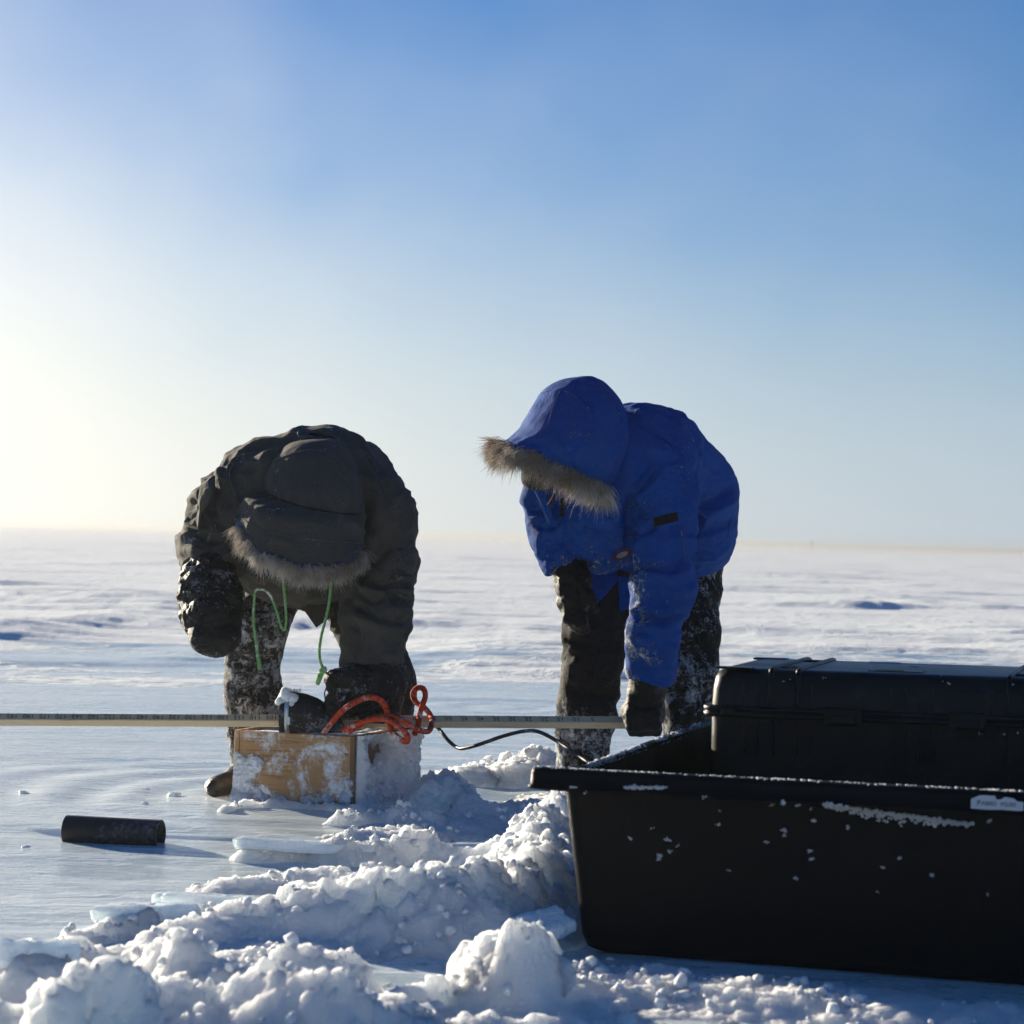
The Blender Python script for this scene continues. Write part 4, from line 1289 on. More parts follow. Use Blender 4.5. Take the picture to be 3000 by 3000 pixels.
def hood_loft(name, rings, mat, parent, around=120, sub=7, gather=None, wrinkle=.006, seed=0, thick=.010, rim_wave=0.0):
    """rings run from the crown to the rim: (left px, right px, Y, front depth, back depth, sag px)"""
    C, A, Df, Db = [], [], [], []
    for (l, r, Y, df, db, sag) in rings:
        L_, R_ = at(*l, Y), at(*r, Y)
        C.append((L_ + R_) / 2); A.append((R_ - L_) / 2)
        Df.append(np.array([0, -df, -sag * Y / FPX])); Db.append(np.array([0, db, sag * .3 * Y / FPX]))
    C, A, Df, Db = (catmull(x, sub) for x in (C, A, Df, Db))
    n = len(C)
    th = np.linspace(0, 2 * math.pi, around, endpoint=False)
    V = np.zeros((n, around, 3))
    for i in range(n):
        s = np.sin(th)
        D = np.where(s[:, None] > 0, Df[i], -Db[i])
        V[i] = C[i] + np.cos(th)[:, None] * A[i] + s[:, None] * D
    cen = C[:, None, :].repeat(around, 1)
    out = V - cen; out /= np.linalg.norm(out, axis=2)[..., None] + 1e-9
    flat_ = V.reshape(-1, 3)
    D = crumple((9, 9, 9), wrinkle, seed)(flat_).reshape(n, around) * np.linspace(0.5, 1, n)[:, None]
    if gather is not None:
        gi, amp = gather
        t = np.arange(n) / sub - gi
        ph = 1.5 * np.array([vnoise(np.array([[math.cos(a) * 3, math.sin(a) * 3, seed + .5]]))[0] for a in th])
        g = np.sin(th * 15 + 3.0 * ph) * np.clip(.75 + .4 * ph, .4, 1.2)
        D = D + amp * np.exp(-(np.abs(t) / .75) ** 2)[:, None] * g[None, :] - .45 * amp * np.exp(-(t / .16) ** 2)[:, None]
    V = V + out * D[..., None]
    if rim_wave:
        axv = C[-1] - C[-sub]; axv /= np.linalg.norm(axv)
        wv = np.array([fbm(np.array([[math.cos(a) * 2.2, math.sin(a) * 2.2, seed + 7.5]]), 3)[0] for a in th])
        k_ = np.clip((np.arange(n) / sub - (n - 1) / sub + 2.2) / 2.2, 0, 1) ** 1.5
        V = V + axv * (rim_wave * 2.0 * wv)[None, :, None] * k_[:, None, None] + out * (rim_wave * 1.2 * np.roll(wv, 17))[None, :, None] * k_[:, None, None]
    inner = V - out * thick
    allr = np.concatenate([V, inner[::-1]], axis=0)
    m = len(allr)
    F = []
    i = np.arange(m - 1)[:, None]; j = np.arange(around)[None, :]
    a = i * around + j; b = i * around + (j + 1) % around
    F = np.stack([a, b, b + around, a + around], axis=-1).reshape(-1, 4)
    o = mesh(name, allr.reshape(-1, 3), F, mat, parent, True)
    return o, V, C, A, Df

def fur_strip(name, roots, dirs, length, n, parent, mat, seed=0, spread=.35, clump=1.6, tintf=None, width=.0011, depth=.018):
    """roots, dirs: arrays along the trim; strands are thin three-sided tapering hairs"""
    rng = np.random.default_rng(seed)
    m = len(roots)
    u = rng.random(n) * (m - 1)
    i = np.minimum(u.astype(int), m - 2); f = (u - i)[:, None]
    P = roots[i] * (1 - f) + roots[i + 1] * f
    T_ = roots[i + 1] - roots[i]; T_ /= np.linalg.norm(T_, axis=1)[:, None] + 1e-9
    D = dirs[i] * (1 - f) + dirs[i + 1] * f
    D /= np.linalg.norm(D, axis=1)[:, None]
    B = np.cross(T_, D)
    off = rng.normal(0, 1, (n, 1))
    P = P + B * off * depth * .6 + D * (rng.random((n, 1)) - .5) * .012
    # clumps lean together
    w1 = fbm(np.stack([u * .55, off[:, 0] * .8, np.full(n, seed)], axis=1), 2); w2 = fbm(np.stack([u * .55, off[:, 0] * .8, np.full(n, seed + 20)], axis=1), 2)
    lean = D + T_ * (w1[:, None] * clump + rng.normal(0, .18, (n, 1))) + B * (off * spread + w2[:, None] * .5 * clump + rng.normal(0, .15, (n, 1)))
    lean /= np.linalg.norm(lean, axis=1)[:, None]
    Ls = length * (0.5 + .6 * rng.random(n) + .7 * fbm(np.stack([u * .9, off[:, 0], np.full(n, 3.0)], axis=1), 2))
    Ls = np.where(rng.random(n) < .06, Ls * 1.35, Ls)
    droop = np.stack([rng.normal(0, .12, n), rng.normal(0, .1, n), -.22 - .2 * rng.random(n)], axis=1)
    K = 5
    V = np.zeros((n, K, 3, 3)); Tt = np.zeros((n, K, 3))
    e1 = np.cross(lean, [0, 1.0, .2]); e1 /= np.linalg.norm(e1, axis=1)[:, None] + 1e-9
    e2 = np.cross(lean, e1)
    for k in range(K):
        t = k / (K - 1)
        c = P + lean * (Ls * t)[:, None] + droop * (Ls * t * t * .6)[:, None]
        r = width * (1 - .88 * t) * (.7 + .6 * rng.random(n) if k == 0 else 1)
        for q in range(3):
            a = 2 * math.pi * q / 3
            rr_ = np.full(n, r) if np.isscalar(r) else r
            V[:, k, q] = c + (math.cos(a) * e1 + math.sin(a) * e2) * rr_[:, None]
        Tt[:, k, :] = t
    base = (np.arange(n) * K * 3)[:, None]
    F = []
    for k in range(K - 1):
        for q in range(3):
            q2 = (q + 1) % 3
            F.append(base + np.array([[k * 3 + q, k * 3 + q2, (k + 1) * 3 + q2, (k + 1) * 3 + q]]))
    F = np.concatenate(F).astype(int)
    tint = np.clip(.45 + .8 * fbm(np.stack([u * .22, off[:, 0] * .5, np.full(n, seed + 2.0)], axis=1), 3) + rng.normal(0, .13, n), 0, 1)
    if tintf is not None: tint = np.clip(tint + tintf(u / (m - 1)), 0, 1)
    o = mesh(name, V.reshape(-1, 3), F, mat, parent, True, {'t': Tt.ravel(), 'tint': np.repeat(tint, K * 3)})
    return tag(o, kind='stuff')

def seam(name, bvh, pts, parent, mat, r=.0016, off=.0006):
    poly = []
    for (x, y) in catmull([np.array(p, float) for p in pts], 6):
        h, nr = cast(bvh, x, y)
        if h is not None: poly.append(h + nr * off)
    if len(poly) < 3: return
    P = np.array(poly)
    keep = [0]
    for i in range(1, len(P)):
        if np.linalg.norm(P[i] - P[keep[-1]]) < .06 and np.linalg.norm(P[i] - P[keep[-1]]) > .002: keep.append(i)
    if len(keep) < 3: return
    V, F = tube_data(P[keep], r, 5)
    mesh(name, V, F, mat, parent)
def patch(name, bvh, quad, parent, mat, off=.003, n=6):
    """a cloth patch laid on what is seen inside a pixel quad"""
    q = [np.array(p, float) for p in quad]
    V = []
    for i in range(n + 1):
        for j in range(n + 1):
            u, v = i / n, j / n
            p = (1 - u) * (1 - v) * q[0] + u * (1 - v) * q[1] + u * v * q[2] + (1 - u) * v * q[3]
            h, nr = cast(bvh, *p)
            if h is None: return None
            e = 0.0 if (i in (0, n) or j in (0, n)) else off
            V.append(h + nr * (e + .0006))
    F = [(i * (n + 1) + j, (i + 1) * (n + 1) + j, (i + 1) * (n + 1) + j + 1, i * (n + 1) + j + 1) for i in range(n) for j in range(n)]
    return mesh(name, V, F, mat, parent)
def panel(name, pts, mat, parent, thick=.006, bow=.0):
    """hanging cloth panel: list of (px, py, Y) round its outline, given real thickness"""
    P = np.array([at(*p) for p in pts]); n = len(P)
    c = P.mean(axis=0)
    nrm_ = np.cross(P[1] - P[0], P[2] - P[0]); nrm_ /= np.linalg.norm(nrm_)
    if nrm_[1] > 0: nrm_ = -nrm_
    rings = []
    for s, o_ in ((1, 0), (.66, bow * .7), (.33, bow)): rings.append(c + (P - c) * s + nrm_ * o_)
    fr = np.concatenate([r + nrm_ * thick / 2 for r in rings] + [[c + nrm_ * (bow + thick / 2)]]); bk = np.concatenate([r - nrm_ * thick / 2 for r in rings] + [[c + nrm_ * (bow - thick / 2)]])
    V = np.concatenate([fr, bk]); m = 3 * n + 1
    F = []
    for r_ in range(2):
        for k in range(n):
            a, b = r_ * n + k, r_ * n + (k + 1) % n
            F.append((a, b, b + n, a + n)); F.append((a + m, a + n + m, b + n + m, b + m))
    for k in range(n):
        a, b = 2 * n + k, 2 * n + (k + 1) % n
        F.append((a, b, 3 * n)); F.append((a + m, 3 * n + m, b + m))
        F.append((k, k + m, (k + 1) % n + m, (k + 1) % n))
    V = V + .004 * np.stack([fbm(V * 25 + s, 2) for s in (1, 5, 9)], axis=1)
    return mesh(name, V, F, mat, parent, False)

# ================================================================== the one in the dark parka
A_ = empty('person', (-.62, 7.42, 0), 'person in dark grey fur-hooded parka bending low over the wooden box', 'person', 'people at work on the ice')
# trousers
f = Field((-1.06, 7.0, .02), (-.18, 7.95, .95), .0072)
f.ell(at(905, 1590, 7.62), (.20, .17, .17))
limb(f, [(835, 1640, 7.60, .115), (752, 1825, 7.38, .092), (742, 1900, 7.38, .086), (742, 2030, 7.40, .084), (745, 2150, 7.42, .078), (742, 2235, 7.44, .070)], .03)
limb(f, [(985, 1650, 7.60, .112), (1135, 1990, 7.40, .082), (1138, 2060, 7.42, .076), (1140, 2160, 7.46, .072), (1138, 2250, 7.50, .066)], .03)
f.ell(at(795, 1850, 7.33), (.035, .05, .06), .04)
V, Q = f.nets()
def cr_leg(V): return crumple((8, 8, 17), .012, 3)(V) + crumple((18, 18, 22), .003, 8)(V)
V = cloth(V, Q, [([(700, 1760), (740, 1780), (800, 1770)], .016, -.010), ([(670, 1925), (740, 1950), (815, 1930)], .014, -.010), ([(670, 2010), (740, 2018), (820, 2030)], .010, -.006), ([(790, 1740), (815, 1800), (822, 1850)], .014, .010), ([(690, 2160), (740, 2172), (800, 2165)], .014, -.008)], cr_leg)
fr = np.where(V[:, 0] < -.6, .25, .02) + .08 * np.clip((.5 - V[:, 2]) / .5, 0, 1)
trA = mesh('trousers', V, Q, M['trousers_frosty'], A_, True, {'frost': fr})
# boots
for (heel, toe, sh, mt) in [((735, 2306, 7.47), (628, 2316, 7.18), (738, 2240, 7.46), 'boot'), ((1138, 2312, 7.52), (1150, 2330, 7.36), (1138, 2250, 7.52), 'boot')]:
    h, t, s = at(*heel), at(*toe), at(*sh)
    h[2] = .045; t[2] = .036
    f = Field(np.minimum(np.minimum(h, t), s) - .12, np.maximum(np.maximum(h, t), s) + .12, .006)
    t[2] = .026
    f.cone(h, t, .042, .027, .015); f.cone(h + UZ * .02, t + UZ * .008 + (h - t) * .55, .045, .032, .02)
    f.cone(t + (h - t) * .1 - np.array([.012, 0, 0]), t + (h - t) * .3 + np.array([.012, 0, 0]), .028, .034, .015)
    f.cone(h + UZ * .01, s + UZ * .05, .050, .060, .02)
    V, Q = f.nets(); V[:, 2] = np.maximum(V[:, 2], .002 + .003 * np.abs(vnoise(V * 60)))
    V = V + vert_normals(V, Q) * (crumple((20, 20, 30), .003, 5)(V))[:, None]
    mesh('boot', V, Q, M[mt], A_)
# jacket
f = Field((-1.10, 6.72, .34), (-.20, 7.95, 1.22), .0068)
f.ell(at(885, 1515, 7.24), (.300, .26, .262), .05)
f.ell(at(955, 1480, 7.34), (.215, .26, .243), .06)
f.ell(at(800, 1440, 7.28), (.165, .2, .140), .06)
f.ell(at(920, 1570, 7.50), (.255, .22, .230), .06)
f.ell(at(880, 1660, 7.36), (.165, .15, .110), .05)
limb(f, [(668, 1480, 7.16, .112), (622, 1590, 7.16, .092), (612, 1700, 7.06, .083)], .045, cut_at((612, 1672, 7.08), (622, 1590, 7.16)))
limb(f, [(1098, 1500, 7.16, .118), (1112, 1690, 7.14, .106), (1098, 1830, 7.08, .092), (1085, 1990, 7.04, .088)], .045, cut_at((1088, 1962, 7.05), (1098, 1830, 7.08)))
V, Q = f.nets()
def cr_A(V):
    w = crumple((7, 7, 9), .020, 21)(V)
    arm = sstep(-.40, -.34, V[:, 0]) * sstep(.80, .70, V[:, 2]) + sstep(-.84, -.90, V[:, 0])
    w = w + arm * crumple((6, 6, 15), .016, 33)(V)
    return w + crumple((13, 13, 15), .004, 44)(V)
foldsA = [([(700, 1335), (675, 1390), (690, 1455), (720, 1530)], .012, .009), ([(645, 1372), (655, 1430), (640, 1510)], .014, .011), ([(612, 1395), (625, 1450), (622, 1530)], .012, -.010), ([(590, 1440), (600, 1500), (640, 1560), (690, 1590)], .014, .010),
          ([(560, 1560), (620, 1580), (690, 1570)], .013, -.012), ([(550, 1610), (620, 1635), (690, 1625)], .014, .010),
          ([(1035, 1685), (1090, 1710), (1150, 1716), (1205, 1702)], .013, -.014), ([(1040, 1700), (1100, 1735), (1160, 1738), (1210, 1720)], .016, .012), ([(1035, 1725), (1085, 1756), (1140, 1742), (1200, 1752)], .012, -.014), ([(1025, 1765), (1080, 1795), (1130, 1815), (1190, 1832)], .012, -.012), ([(1030, 1790), (1080, 1822), (1130, 1840), (1185, 1846)], .016, .010),
          ([(1015, 1820), (1045, 1850), (1035, 1900)], .014, -.010), ([(1030, 1270), (1085, 1335), (1125, 1420), (1150, 1500)], .010, -.007), ([(760, 1330), (820, 1400), (800, 1500)], .03, .010), ([(1040, 1640), (1100, 1640), (1150, 1600)], .016, -.010), ([(1060, 1350), (1090, 1430), (1080, 1520)], .03, -.010), ([(1150, 1560), (1090, 1640), (1050, 1680)], .02, -.012), ([(1078, 1430), (1066, 1540), (1050, 1640), (1035, 1720)], .018, -.026), ([(740, 1450), (722, 1540), (700, 1650)], .018, -.024)]
V = cloth(V, Q, foldsA, cr_A)
fr = .16 * sstep(-.78, -.92, V[:, 0]) * sstep(1.0, .85, V[:, 2]) + .05 * sstep(1.02, 1.12, V[:, 2]) - .06
jA = mesh('jacket', V, Q, M['parka_dark'], A_, True, {'frost': fr})
BJ = bvh_of(jA)
# hood
ringsA = [((905, 1287), (975, 1284), 7.12, .03, .03, 0), ((850, 1300), (1003, 1298), 7.10, .075, .05, 0), ((805, 1340), (1032, 1338), 7.07, .115, .08, 0), ((780, 1395), (1056, 1400), 7.04, .140, .11, 4), ((775, 1428), (1066, 1448), 7.02, .150, .12, 10), ((788, 1449), (1060, 1499), 7.00, .148, .12, 16), ((728, 1452), (1062, 1535), 6.98, .178, .13, 32), ((706, 1485), (1066, 1572), 6.97, .190, .14, 58), ((696, 1514), (1072, 1600), 6.96, .192, .14, 78)]
hA, HV, HC, HA, HD = hood_loft('hood', ringsA, M['parka_dark'], A_, gather=(5, .014), seed=4, wrinkle=.016, rim_wave=.014)
BH_ = bvh_of(hA)
rim_ = HV[-1]; axisA = HC[-1] - HC[-12]; axisA /= np.linalg.norm(axisA)
na = rim_.shape[0]
sel = [(k % na) for k in range(-2, na // 2 + 3)]
inn = lambda d: rim_[sel] + (HC[-1] - rim_[sel]) / np.linalg.norm(HC[-1] - rim_[sel], axis=1)[:, None] * d
# blue lining that shows as a strip under the brim
lw = np.array([.022 + .016 * max(0, math.sin(k * .11 + 2.2)) for k in range(len(sel))])[:, None]
l0, l1, l2 = inn(.004) - axisA * .012, inn(.010) + axisA * lw, inn(.020) + axisA * (lw + .004)
n = len(sel)
V = np.concatenate([l0, l1, l2, inn(.024) - axisA * .010]); F = [(r_ * n + k, r_ * n + k + 1, (r_ + 1) * n + k + 1, (r_ + 1) * n + k) for r_ in range(3) for k in range(n - 1)]
mesh('hood_lining', V, F, M['lining'], A_)
outd = (rim_[sel] - HC[-1]); outd /= np.linalg.norm(outd, axis=1)[:, None]
dirA = axisA * .9 + outd * .18 + np.array([0, -.12, -.3])
fur_strip('fur_trim', inn(.018) + axisA * .022, dirA, .038, 9000, A_, M['fur'], 5, tintf=lambda u: np.where(u > .5, .12, .0) - .30 * np.exp(-((u - .30) / .10) ** 2))
seam('hood_seam', BH_, [(800, 1350), (870, 1325), (930, 1318), (990, 1345), (1030, 1400), (1045, 1460)], A_, M['seam_dark'])
seam('hood_seam', BH_, [(700, 1512), (760, 1550), (850, 1572), (950, 1585), (1060, 1592)], A_, M['seam_dark'], .0012)
seam('hood_drawcord', BH_, [(785, 1446), (830, 1466), (880, 1483), (940, 1496), (1000, 1505), (1050, 1508)], A_, M['velcro'], .0035, -.001)
for pts in ([(700, 1335), (672, 1385), (690, 1455), (735, 1540)], [(672, 1358), (730, 1352), (790, 1365)], [(1010, 1268), (1075, 1330), (1118, 1410), (1140, 1470)], [(1165, 1640), (1180, 1700), (1172, 1720)], [(1165, 1620), (1205, 1598)], [(1165, 1645), (1205, 1622)]):
    seam('jacket_seam', BJ, pts, A_, M['seam_dark'])
patch('back_loop', BJ, [(905, 1268), (985, 1283), (985, 1292), (905, 1274)], A_, M['velcro'], .004)
seam('zip_pull', BJ, [(872, 1262), (873, 1272), (876, 1280)], A_, M['emblem_white'], .002)
# sleeve pocket flaps and the hanging front tail of the jacket
panel('sleeve_flap', [(625, 1392, 7.04), (590, 1420, 7.06), (583, 1470, 7.04), (585, 1500, 7.02), (612, 1470, 7.00), (630, 1430, 7.0)], M['parka_dark'], A_, .008, .012)
panel('sleeve_flap', [(583, 1468, 7.08), (558, 1510, 7.1), (541, 1530, 7.1), (555, 1548, 7.06), (578, 1552, 7.03), (586, 1500, 7.03)], M['parka_dark'], A_, .008, .010)
panel('jacket_tail', [(862, 1745, 7.30), (895, 1790, 7.28), (930, 1834, 7.27), (975, 1805, 7.26), (1040, 1770, 7.28), (1060, 1700, 7.30), (960, 1680, 7.26), (880, 1690, 7.28)], M['parka_dark'], A_, .010, .012)
panel('elbow_flap', [(1120, 1700, 7.06), (1160, 1738, 7.03), (1185, 1752, 7.05), (1203, 1748, 7.08), (1208, 1715, 7.1), (1212, 1690, 7.1), (1160, 1690, 7.02)], M['parka_dark'], A_, .010, .008)
# mittens
f = Field(at(480, 1960, 6.75), at(760, 1620, 7.3), .0062)
limb(f, [(614, 1688, 7.06, .080), (612, 1745, 7.04, .090), (618, 1800, 7.00, .082), (632, 1850, 6.97, .064), (634, 1868, 6.96, .056)], .03)
f.cone(at(660, 1745, 7.0), at(650, 1850, 6.97), .05, .045, .03)
f.cone(at(650, 1790, 6.92), at(582, 1790, 6.895), .032, .032, .010)
f.cone(at(600, 1870, 6.93), at(660, 1872, 6.93), .044, .044, .012)
V, Q = f.nets()
V = V + vert_normals(V, Q) * (crumple((16, 16, 22), .010, 51)(V) + crumple((45, 45, 45), .003, 52)(V))[:, None]
mesh('mitten', V, Q, M['mitten'], A_, True, {'frost': .16 + .14 * sstep(.55, .66, V[:, 2])})
f = Field(at(920, 2140, 6.75), at(1240, 1930, 7.35), .0062)
limb(f, [(1105, 1958, 7.06, .080), (1085, 2000, 7.04, .084), (1030, 2030, 7.02, .060), (1000, 2058, 7.0, .045)], .03)
limb(f, [(1120, 2000, 7.08, .075), (1110, 2090, 7.08, .060)], .03)
f.cone(at(1040, 1985, 6.97), at(980, 1990, 6.96), .040, .028, .012)
for k in range(4):
    f.cone(at(1035 - 6 * k, 2000 + 18 * k, 6.96 + .01 * k), at(975 + 10 * k, 2018 + 17 * k, 6.96 + .01 * k), .024, .019, .008)
V, Q = f.nets()
V = V + vert_normals(V, Q) * (crumple((16, 16, 22), .010, 61)(V) + crumple((45, 45, 45), .003, 62)(V))[:, None]
mesh('mitten', V, Q, M['mitten'], A_, True, {'frost': np.full(len(V), .17)})
# green mitten cords
gp = catmull([at(815, 1600, 6.93), at(822, 1650, 6.86), at(830, 1710, 6.86), at(836, 1770, 6.86), at(838, 1820, 6.86), at(834, 1845, 6.86), at(824, 1836, 6.86), at(812, 1795, 6.86), at(795, 1750, 6.86), at(778, 1730, 6.86), at(758, 1726, 6.86), at(747, 1735, 6.86), at(744, 1775, 6.86), at(742, 1820, 6.86), at(750, 1880, 6.86), at(757, 1930, 6.86), at(762, 1962, 6.86)], 8)
rads = np.concatenate([np.full(len(gp) - 24, .0042), np.linspace(.0042, .0072, 24)])
rope_obj('mitten_cord', gp, rads, M['green'], A_, 8)
gp = catmull([at(972, 1640, 6.80), at(970, 1700, 6.80), at(965, 1760, 6.80), at(955, 1810, 6.80), at(942, 1860, 6.80), at(936, 1900, 6.80), at(937, 1930, 6.80), at(946, 1960, 6.81), at(944, 1968, 6.82), at(936, 1985, 6.82), at(930, 2003, 6.83)], 8)
rads = np.concatenate([np.full(len(gp) - 20, .0042), np.linspace(.0055, .0085, 10), np.linspace(.0085, .007, 10)])
rope_obj('mitten_cord', gp, rads, M['green'], A_, 8)
V, F = blob_data(at(947, 1963, 6.805), .0115, 3, .4, 3); mesh('cord_knot', V, F, M['green'], A_, True)
rope_obj('toggle_loop', catmull([at(948, 1965, 6.81), at(958, 1972, 6.84), at(968, 1980, 6.90)], 5), .003, M['brown'], A_, 6)

def body_mesh(name, parent, chains, ells, lo, hi):
    f = Field(lo, hi, .013)
    for c, r in ells: f.ell(c, r, .03)
    for ch in chains: limb(f, ch, .03)
    V, Q = f.nets()
    V = relax(V, Q, 1)
    mesh(name, V, Q, M['skin'], parent)
hc = at(895, 1480, 7.00)
body_mesh('body', A_, [[(895, 1480, 7.0, .075), (910, 1440, 7.15, .06), (915, 1500, 7.3, .13), (920, 1590, 7.55, .12)], [(915, 1500, 7.28, .09), (668, 1490, 7.16, .055), (622, 1590, 7.16, .045), (614, 1690, 7.06, .040), (618, 1790, 7.01, .036), (632, 1850, 6.98, .03)],
                       [(915, 1500, 7.28, .09), (1098, 1510, 7.17, .055), (1112, 1690, 7.14, .045), (1090, 1940, 7.06, .038), (1085, 2000, 7.05, .038), (1030, 2030, 7.03, .03)],
                       [(920, 1590, 7.6, .10), (835, 1650, 7.6, .08), (752, 1830, 7.40, .055), (742, 2100, 7.42, .048), (742, 2260, 7.45, .038), (742, 2295, 7.46, .03)], [(920, 1590, 7.6, .10), (985, 1650, 7.6, .08), (1135, 2000, 7.42, .05), (1140, 2160, 7.47, .045), (1138, 2300, 7.52, .03)],
                       [(880, 1520, 6.93, .03), (872, 1545, 6.90, .02)]],
          [(hc, (.075, .10, .095)), (at(885, 1540, 6.99), (.055, .06, .055))], (-1.08, 6.8, .0), (-.2, 7.9, 1.2))

# ================================================================== the one in the blue parka
B_ = empty('person', (.28, 7.45, 0), 'person in royal blue fur-hooded parka stooping to grip the measuring stick', 'person', 'people at work on the ice')
# trousers
f = Field((-.02, 7.05, .02), (.82, 7.95, .95), .0075)
f.ell(at(1900, 1600, 7.50), (.20, .17, .16))
limb(f, [(1790, 1650, 7.48, .118), (1752, 1850, 7.42, .104), (1732, 1960, 7.42, .093), (1722, 2060, 7.43, .090), (1712, 2150, 7.45, .086), (1705, 2270, 7.47, .080)], .03)
limb(f, [(2020, 1640, 7.55, .110), (2020, 1850, 7.48, .090), (2022, 1960, 7.46, .084), (2015, 2060, 7.47, .080), (2012, 2270, 7.5, .074)], .03)
V, Q = f.nets()
V = cloth(V, Q, [([(1660, 2015), (1720, 2030), (1800, 2040)], .012, -.010), ([(1660, 1880), (1740, 1900), (1830, 1860)], .014, -.008), ([(1960, 1900), (2020, 1980), (2070, 2030)], .014, .010), ([(1980, 1780), (2040, 1850), (2080, 1950)], .014, -.010)],
          lambda V: crumple((6, 6, 10), .010, 71)(V) + crumple((18, 18, 22), .0025, 72)(V))
fr = .42 * sstep(.42, .16, V[:, 2]) + np.where(V[:, 0] > .40, .30, -.02) * sstep(.2, .4, V[:, 2])
mesh('trousers', V, Q, M['trousers_black'], B_, True, {'frost': fr})
for (heel, toe, sh) in [((1705, 2320, 7.5), (1690, 2330, 7.26), (1705, 2260, 7.48)), ((2012, 2320, 7.52), (2030, 2330, 7.30), (2012, 2260, 7.5))]:
    h, t, s = at(*heel), at(*toe), at(*sh)
    h[2] = .048; t[2] = .040
    f = Field(np.minimum(np.minimum(h, t), s) - .13, np.maximum(np.maximum(h, t), s) + .13, .008)
    f.cone(h, t, .050, .042, .02); f.cone(h + UZ * .01, s + UZ * .05, .06, .068, .03)
    V, Q = f.nets(); V[:, 2] = np.maximum(V[:, 2], .002)
    mesh('boot', V, Q, M['boot'], B_)
# jacket
f = Field((-.02, 6.68, .30), (.80, 7.9, 1.32), .0068)
f.ell(at(1850, 1375, 7.14), (.205, .21, .19), .05)
f.ell(at(1905, 1365, 7.20), (.165, .2, .178), .05)
f.ell(at(1992, 1465, 7.36), (.158, .22, .200), .06)
f.cone(at(1905, 1345, 7.2), at(2035, 1450, 7.34),   .140, .128, .05)
f.ell(at(2030, 1560, 7.44), (.135, .20, .140), .05)
f.ell(at(1770, 1480, 7.15), (.150, .19, .205), .05)
f.ell(at(1900, 1560, 7.36), (.19, .18, .13), .05)
limb(f, [(1640, 1390, 7.14, .085), (1592, 1450, 7.14, .064), (1612, 1560, 7.10, .060), (1655, 1700, 7.06, .050)], .03, cut_at((1652, 1664, 7.07), (1612, 1560, 7.10)))
limb(f, [(1930, 1370, 7.05, .112), (1944, 1480, 7.02, .097), (1945, 1620, 7.00, .092), (1940, 1720, 6.99, .088), (1916, 1870, 7.01, .076), (1898, 2010, 7.04, .067)], .022, cut_at((1902, 1990, 7.04), (1918, 1870, 7.01)))
V, Q = f.nets()
def cr_B(V):
    w = crumple((7, 7, 9), .016, 81)(V)
    arm = sstep(.36, .40, V[:, 0]) * sstep(.95, .85, V[:, 2]) * sstep(7.22, 7.12, V[:, 1])
    w = w + arm * crumple((6, 6, 14), .013, 83)(V)
    return w + crumple((13, 13, 15), .003, 84)(V)
foldsB = [([(1850, 1672), (1900, 1662), (1960, 1672), (2020, 1640)], .012, -.014), ([(1855, 1690), (1910, 1684), (1970, 1690), (2030, 1660)], .016, .009), ([(1850, 1812), (1890, 1806), (1950, 1820), (2010, 1790)], .012, -.013), ([(1850, 1795), (1900, 1790), (1960, 1795)], .016, .010), ([(1850, 1832), (1900, 1835), (1960, 1845)], .016, .010),
          ([(1850, 1440), (1895, 1400), (1935, 1350)], .014, -.012), ([(1855, 1465), (1900, 1440), (1940, 1380)], .015, .010), ([(1855, 1500), (1885, 1512), (1915, 1480)], .012, -.012), ([(1850, 1570), (1885, 1560), (1920, 1530)], .012, -.010), ([(1950, 1375), (2000, 1362), (2025, 1420), (2035, 1520)], .010, .007),
          ([(2045, 1492), (2095, 1470), (2145, 1425)], .013, -.013), ([(2050, 1520), (2100, 1495), (2150, 1470)], .018, .010), ([(2050, 1570), (2100, 1545), (2155, 1530)], .013, -.010), ([(2045, 1640), (2090, 1630), (2140, 1590)], .016, .008), ([(1830, 1195), (1905, 1250), (1985, 1300), (2030, 1380)], .014, -.008), ([(1540, 1470), (1570, 1490), (1620, 1480)], .011, -.010), ([(1560, 1530), (1600, 1545), (1640, 1530)], .011, -.010), ([(2035, 1380), (2042, 1500), (2040, 1660)], .015, -.026), ([(1848, 1440), (1846, 1540), (1852, 1650)], .014, -.020),
          ([(1640, 1520), (1680, 1600), (1740, 1650)], .014, .010), ([(1665, 1480), (1720, 1570), (1800, 1610)], .02, -.008)]
V = cloth(V, Q, foldsB, cr_B)
fr = .20 * sstep(.83, .68, V[:, 2]) * sstep(.50, .36, V[:, 0]) * sstep(7.2, 7.1, V[:, 1]) + .07 * sstep(.98, .80, V[:, 2]) * sstep(.46, .40, V[:, 0]) - .03
jB = mesh('jacket', V, Q, M['parka_blue'], B_, True, {'frost': fr})
BJ = bvh_of(jB)
ringsB = [((1695, 1104), (1735, 1103), 7.06, .03, .03, 0), ((1645, 1113), (1775, 1124), 7.05, .07, .06, 0), ((1592, 1140), (1815, 1172), 7.03, .12, .10, 0), ((1560, 1180), (1838, 1230), 7.01, .155, .12, 0), ((1538, 1222), (1844, 1290), 6.99, .175, .13, 0), ((1512, 1262), (1826, 1350), 6.97, .185, .14, -4), ((1484, 1287), (1802, 1400), 6.96, .185, .14, -8), ((1455, 1307), (1772, 1438), 6.96, .180, .14, -12)]
hB, HV, HC, HA, HD = hood_loft('hood', ringsB, M['parka_blue'], B_, seed=9, wrinkle=.013, gather=(5.9, .004), rim_wave=.008)
BH_ = bvh_of(hB)
rim_ = HV[-1]; axisB = HC[-1] - HC[-12]; axisB /= np.linalg.norm(axisB)
na = rim_.shape[0]
sel = [(k % na) for k in range(-10, na // 2 + 14)]
